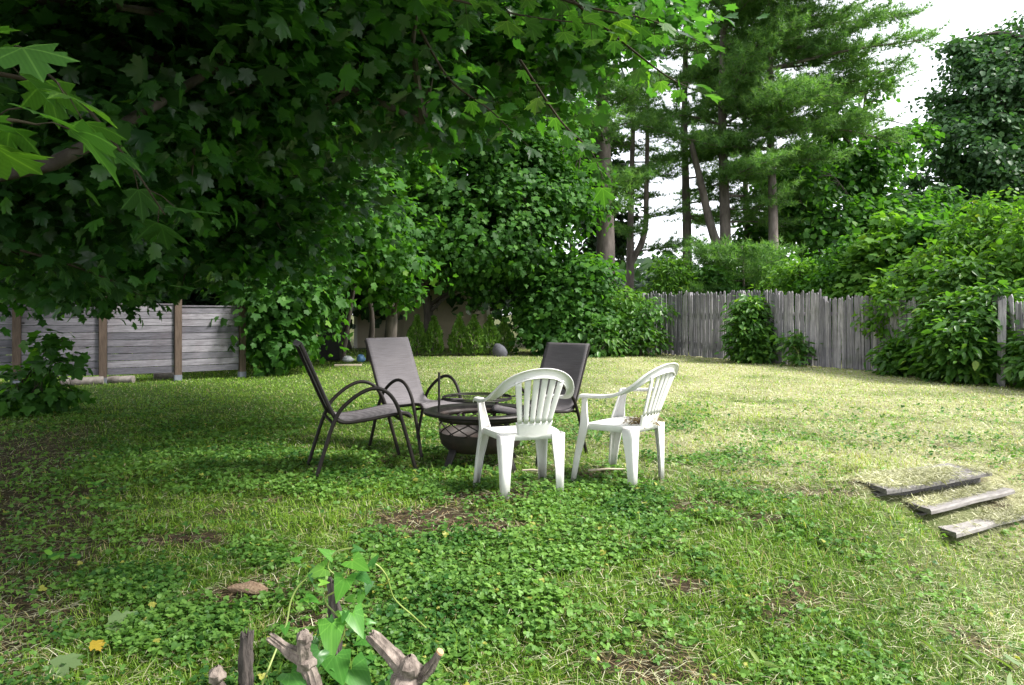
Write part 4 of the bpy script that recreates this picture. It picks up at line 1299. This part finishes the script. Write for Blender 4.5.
# bright bushes right behind the pickets
for (px, d, h, w, mt, tm, lab) in ((672, 22.6, 2.9, 1.0, 'bright_leaf', 'L', 'willowy light bush above the left end of the picket fence'), (712, 22.3, 2.6, 1.0, 'mid_maple', 'O', 'green bush over the fence under the pines'),
                               (800, 20.0, 2.7, 1.2, 'bright_leaf', 'O', 'yellow green bush over the middle of the picket fence'), (845, 18.8, 2.9, 1.1, 'mid_maple', 'O', 'green bush over the fence below the airy tree'),
                               (890, 17.6, 3.2, 1.15, 'bright_leaf', 'M', 'bright young maple over the leaning pickets'), (935, 17, 3.3, 1.1, 'mid_maple', 'M', 'young maple with dark gaps, left of the bright thicket'),
                               (935, 14.4, 2.5, .8, 'bright_leaf', 'O', 'bright bush crowding over the fence end, left of the lone post'), (985, 14.6, 3.1, 1.1, 'bright_leaf', 'O', 'bright leafy bush above the lone fence post'), (1040, 13.2, 3.0, 1.0, 'bright_leaf', 'O', 'bright bush at the right picture edge above the fence'),
                               (765, 24.5, 3.2, 1.2, 'mid_maple', 'M', 'green bush deep behind the fence beneath the rightmost pine'), (910, 23, 4.2, 1.6, 'dark_leaf', 'M', 'dark bush in the shade behind the young maples'), (985, 21, 4.3, 1.7, 'mid_maple', 'M', 'tall green bush below the oak crown')):
    x = (px - 512) / F * d
    t = {'L': LANCE, 'O': OVATE, 'M': MID}[tm]
    plant('bush', lab, 'bush', (x, d, 0), [(x, d, h * .3, w, w * .8, h * .3), (x - w * .3, d + .2, h * .55, w * .9, w * .8, h * .25), (x + w * .35, d, h * .68, w * .7, w * .6, h * .2), (x, d, h * .88, w * .5, w * .5, h * .16)], mt, t,
          int(340 * w * h / 2), 13, {'L': .15, 'O': .115, 'M': .14}[tm], .17, tr=.05, limbs=9, twigs=90, group='bushes behind the picket fence', shell=.3, outw=.5, up=.9, jit=.5, droop=.25, rag=18, gap=.37)
fpost = empty('fence_post', (7.98, 11.75, 0), -.6); tag(fpost, 'lone weathered grey post standing among the knotweed at the right', 'post')
b = MB(); P = []
for z in np.linspace(-.05, 1.42, 14):
    w_ = .058 * (1 + .06 * math.sin(z * 9)); P.append([(w_ * cx + .012 * z, .05 * cy, z + (.03 * cx if z > 1.35 else 0)) for cx, cy in ((-1, -.8), (-.8, -1), (.8, -1), (1, -.8), (1, .8), (.8, 1), (-.8, 1), (-1, .8))])
b.grid(P, .9, True); b.add(P[-1], [tuple(range(8))], .9); b.build('shaft', M['picket'], fpost, 35)
# knotweed and climbers in front of the pickets
for (bx, by, h, w, n, lab, cat, gp) in ((5.80, 17.3, 1.62, .5, 420, 'dark green climber sprawling over the fence middle', 'climber', .3), (6.45, 16.2, .75, .13, 40, 'small creeper clinging to the pickets right of the climber', 'climber', .2),
                               (7.5, 13.75, .72, .30, 170, 'low dark leafy shrub at the foot of the leaning pickets', 'shrub', .3), (7.8, 12.75, 1.6, .52, 440, 'big leafy knotweed thicket hiding the fence end', 'shrub', .3), (7.85, 12.15, 1.35, .5, 380, 'leafy knotweed left of the lone fence post', 'shrub', .32),
                               (8.45, 11.2, 1.0, .5, 300, 'knotweed clump at the right edge under the lone fence post', 'shrub', .3), (8.25, 12.3, 1.75, .55, 420, 'bushy knotweed right behind the lone fence post', 'shrub', .3), (8.75, 10.6, 1.7, .6, 380, 'tall knotweed at the right picture edge covering the fence', 'shrub', .3), (8.35, 13.3, 2.3, .7, 460, 'tall bright knotweed rising over the fence', 'shrub', .33)):
    plant('shrub', lab, cat, (bx, by, 0), [(bx, by, h * .28, w, w * .6, h * .3), (bx - w * .2, by + .1, h * .55, w * .85, w * .55, h * .28), (bx + w * .2, by + .1, h * .78, w * .6, w * .45, h * .2)], 'knot_leaf', OVATE, n, 9, .125, .15, tr=.016, limbs=10, twigs=80, shell=.25,
          up=1.1, outw=.4, jit=.38, droop=.22, flat=.4, bark='stem', rag=6, gap=gp)
# sapling in front of the left fence
sb = gnd(30, 412)
plant('sapling', 'leafy maple sapling in front of the left fence', 'sapling', sb, [LB(38, 392, 8.5, .42, .35, .2), LB(20, 400, 8.4, .4, .3, .16), LB(62, 365, 8.4, .2, .2, .2), LB(50, 345, 8.4, .16, .16, .12), LB(30, 372, 8.5, .2, .2, .12)],
      'mid_maple', MID, 95, 7, .1, .09, tr=.014, limbs=10, twigs=40, shell=.2, bark='twig')
# distant woods
n = 60
pts = np.stack([rng.uniform(-60, 75, n * 30), rng.uniform(55, 75, n * 30), rng.uniform(.3, 1, n * 30) ** .6 * 6.0], 1)
pts[:, 2] *= .6 + .5 * vnoise(pts[:, 0], pts[:, 1] * 0, 7, 90)
pos, Nn, T, s, cid = sprays(pts, nrm(rng.normal(size=pts.shape) * np.array([.6, .6, .3]) + np.array([0, -.6, .3])), 12, .9, .6, size=.6)
o = leaves('distant_woods', LOW, pos, Nn, T, s, M['dark_leaf']); tag(o, 'far off belt of trees beyond the gardens', 'woods', None, 'stuff')


# ------------------------------------------------------------------ foreground cut stems and bindweed
def stump(label, paths, mt, knobs=()):
    p0 = np.array(paths[0][0][0]); root = empty('cut_stump', (p0[0], p0[1], float(zt(p0[0], p0[1])))); tag(root, label, 'stump', 'cut shrub stems in the foreground')
    org = np.array([p0[0], p0[1], float(zt(p0[0], p0[1]))])
    b = MB()
    cu = MB()
    for (pts, r0, r1, cut) in paths:
        C = catmull(pts, 16) - org
        rad = [.84 * (r0 + (r1 - r0) * i / 15) * (1 + .22 * (vnoise(i * .9, r0 * 100, 1, 95) - .5)) for i in range(16)]
        sg = 22; P = []
        T_ = nrm(np.gradient(C, axis=0)); Nv = nrm(np.cross(T_, np.array([.3, 1, .1]))); Bv = np.cross(T_, Nv); ph = random.uniform(0, 50)
        for i in range(16):
            row = []
            for k in range(sg):
                a_ = 2 * PI * k / sg
                f_ = 1 + .62 * (float(vnoise(k * .9 + ph, i * .16, 1, 97)) - .5) + .34 * (float(vnoise(k * 1.7, i * .9 + ph, 1, 98)) - .5)
                row.append(C[i] + (Nv[i] * math.cos(a_) + Bv[i] * math.sin(a_)) * rad[i] * f_)
            P.append(row)
        if not cut: P[-1] = [p_ + T_[-1] * rad[-1] * random.uniform(-.9, .5) for p_ in P[-1]]
        P.append([C[-1] - T_[-1] * rad[-1] * .4 + (p_ - C[-1]) * .35 for p_ in P[-1]])
        b.grid(P, None, True); b.add(P[-1], [tuple(range(sg))])
        t = nrm((C[-1] - C[-2])[None])[0]
        if cut: cu.tube([C[-1] - t * .002, C[-1] + t * .004], [r1 * .93, r1 * .85], 12, True, None, .06)
    for (p, r) in knobs:
        P = []; c = np.array(p) - org
        for tt in np.linspace(.1, PI - .1, 8): P.append([c + r * np.array([math.sin(tt) * math.cos(a), math.sin(tt) * math.sin(a), math.cos(tt)]) * (1 + .5 * (vnoise(a * 2, tt * 3, 1, 96) - .5)) for a in np.linspace(0, 2 * PI, 13)[:-1]])
        b.grid(P, None, True)
    st = b.build('stem', M[mt], root, 35)
    if cu.v: cu.build('cut_face', M['cut'], root, 60)
    return root


D = 2.28
stump('dark upright rotten stub leftmost among the tall cut stems', [([at(247, 715, D), at(247, 690, D), at(246, 660, D), at(247, 632, D)], .026, .023, False)], 'dark_stub')
stump('low knobbly grey stub in the bottom left corner of the cut stems', [([at(226, 720, 2.25), at(224, 695, 2.25), at(217, 678, 2.22)], .02, .016, False)], 'stub', [(at(217, 675, 2.22), .026)])
stump('forked pale cut stem in front of the bindweed', [([at(318, 720, 2.2), at(315, 690, 2.2), at(305, 662, 2.2), at(286, 648, 2.2), at(270, 636, 2.2)], .032, .016, False), ([at(306, 664, 2.2), at(304, 648, 2.18), at(306, 634, 2.18)], .022, .021, False)], 'stub', [(at(306, 662, 2.2), .03), (at(304, 638, 2.18), .024)])
stump('dark upright stub wrapped by the bindweed', [([at(336, 668, 2.5), at(335, 640, 2.5), at(334, 610, 2.5), at(333, 578, 2.5)], .026, .021, False)], 'dark_stub')
stump('gnarled cut stem with an orange broken end, right of the bindweed', [([at(410, 722, 2.22), at(408, 695, 2.22), at(404, 672, 2.22), at(388, 652, 2.22), at(370, 634, 2.22)], .045, .02, False), ([at(406, 684, 2.22), at(425, 674, 2.2), at(440, 652, 2.18)], .026, .014, True)], 'stub', [(at(410, 668, 2.2), .036), (at(404, 684, 2.2), .045)])

vp = gnd(335, 662)
vine = empty('bindweed', (vp[0], vp[1], 0)); tag(vine, 'bright green bindweed with arrow shaped leaves climbing a cut stem', 'vine')
vo = np.array([vp[0], vp[1], 0])
b = MB()
for pts in ([at(320, 668, 2.45), at(345, 630, 2.44), at(325, 600, 2.45), at(346, 585, 2.45), at(328, 568, 2.44), at(336, 552, 2.44), at(352, 548, 2.44)],
            [at(352, 572, 2.44), at(372, 563, 2.44), at(386, 575, 2.46), at(394, 598, 2.5), at(412, 615, 2.55), at(426, 628, 2.6)],
            [at(330, 572, 2.43), at(305, 580, 2.42), at(292, 598, 2.4), at(286, 625, 2.36), at(276, 650, 2.3), at(262, 685, 2.2)],
            [at(330, 660, 2.4), at(322, 640, 2.38), at(318, 655, 2.3), at(316, 690, 2.2)]):
    b.tube(catmull(pts, 28) - vo, .0031, 6)
b.build('stem', M['stem'], vine, 60)
lv = [(rng.uniform(300, 375), rng.uniform(560, 680), rng.uniform(2.34, 2.46), rng.uniform(9, 22), tuple(rng.normal(0, .6, 2)) + (-.5,)) for _ in range(22)] + [(325, 568, 2.42, 30, (-.6, -.2, -.1)), (352, 560, 2.42, 36, (.5, -.3, -.2)), (345, 578, 2.40, 40, (-.05, -.3, -1)), (358, 572, 2.42, 30, (.6, -.2, -.7)), (332, 556, 2.44, 24, (-.3, -.2, .5)),
      (305, 597, 2.40, 26, (.6, -.2, -.3)), (352, 612, 2.36, 40, (.4, -.3, -.9)), (332, 622, 2.34, 50, (.1, -.3, -1)), (322, 628, 2.34, 26, (-.6, -.2, .1)), (360, 640, 2.36, 26, (.8, -.2, -.2)),
      (335, 655, 2.28, 58, (.3, -.5, -.7)), (350, 668, 2.25, 60, (.6, -.5, -.5)), (320, 650, 2.26, 34, (-.3, -.3, -.7)), (290, 672, 2.2, 44, (.6, -.3, -.6)), (300, 690, 2.18, 46, (-.5, -.4, -.4)), (362, 592, 2.42, 22, (.2, -.2, -.9)), (285, 625, 2.36, 18, (.3, -.3, -.9)), (375, 690, 2.2, 40, (.4, -.4, -.5)),
      (354, 548, 2.44, 16, (.8, -.1, .1)), (300, 560, 2.44, 14, (-.5, -.2, .4))]
pos = np.array([at(a_, b_, c_) for a_, b_, c_, s_, t_ in lv]) - vo; T = np.array([t_ for *_, t_ in lv])
Nn = np.array([(rng.normal(0, .3), -.6 + rng.normal(0, .2), .8) for _ in lv]); s = np.array([s_ * .72 * c_ / F for a_, b_, c_, s_, t_ in lv])
leaves('leaves', HEART, pos, Nn, T, s, M['vine'], vine, None, True)

# dry seed head and fallen leaves
p = gnd(248, 599); b = MB()
b.tube([(-.085, 0, 0), (-.05, .004, .004), (0, .0, .008), (.05, -.004, .004), (.085, 0, 0)], [.008, .017, .02, .017, .008], 14, True, None, .55)
o = b.build('dry_cone', M['wicker'], None, 60); o.location = (p[0], p[1], .04); o.rotation_euler = (0, 0, -.1); tag(o, 'reddish brown dry cone lying on the clover', 'cone')
M['yellow'] = leaf_mat('yellow_leaf', [(0, (.33, .25, .03)), (1, (.36, .28, .05))], (1.2, 1.2, .6), .3)
M['paleleaf'] = leaf_mat('pale_leaf', [(0, (.09, .16, .06)), (1, (.13, .20, .09))], (1.2, 1.2, .8), .25)


def fallen(px, py, size, mt, az, lab, lift=.05):
    p = gnd(px, py)
    for _ in range(5):
        z = float(zt(p[0], p[1])); d = (CAM_H - z - lift) * F / (py - HZ); p = np.array([(px - 512) / F * d, d, 0])
    o = leaves('fallen_leaf', HI, np.zeros((1, 3)), np.array([[.1, -.35, 1]]), np.array([[math.cos(az), math.sin(az), 0]]), np.array([size]), M[mt])
    o.location = (p[0], p[1], float(zt(p[0], p[1])) + lift); tag(o, lab, 'leaf')


fallen(90, 645, .055, 'yellow', .4, 'small yellow fallen leaf among the dark clover')
fallen(66, 655, .10, 'paleleaf', -1.2, 'pale green fallen leaf left of the yellow leaf')
fallen(1010, 660, .075, 'paleleaf', .5, 'pale grey green fallen leaf in the lower right corner')
fallen(108, 622, .12, 'paleleaf', .2, 'broad green leaf lying above the yellow leaf')
# broadleaf weed clumps in the lawn
for (px, py, n, s, lab) in ((92, 493, 12, .035, 'small round leaved weed alone on the dark bare ground'), (60, 570, 9, .035, 'wilted weed at the left in the shade')):
    p = gnd(px, py); root = leaves('weed', ROUND, rng.normal(0, .05, (n, 3)) * np.array([1, 1, .2]) + np.array([0, 0, .07]), nrm(np.array([0, -.3, 1.]) + rng.normal(0, .3, (n, 3))), rng.normal(0, 1, (n, 3)) * np.array([1, 1, .2]), np.full(n, s), M['vine'])
    root.location = (p[0], p[1], float(zt(p[0], p[1]))); tag(root, lab, 'weed')
# pale sticks near the white chairs
for (px, py, L, an, lab) in ((607, 476, .28, .15, 'pale stick on the grass between the white chairs'), (533, 477, .16, -.2, 'short pale stick under the white slatted chair')):
    p = gnd(px, py); b = MB(); b.tube([(-L / 2, 0, 0), (0, .006, .006), (L / 2, 0, 0)], [.007, .009, .006], 7)
    o = b.build('stick', M['palewood'], None, 60); o.location = (p[0], p[1], .045); o.rotation_euler = (0, 0, an); tag(o, lab, 'stick')
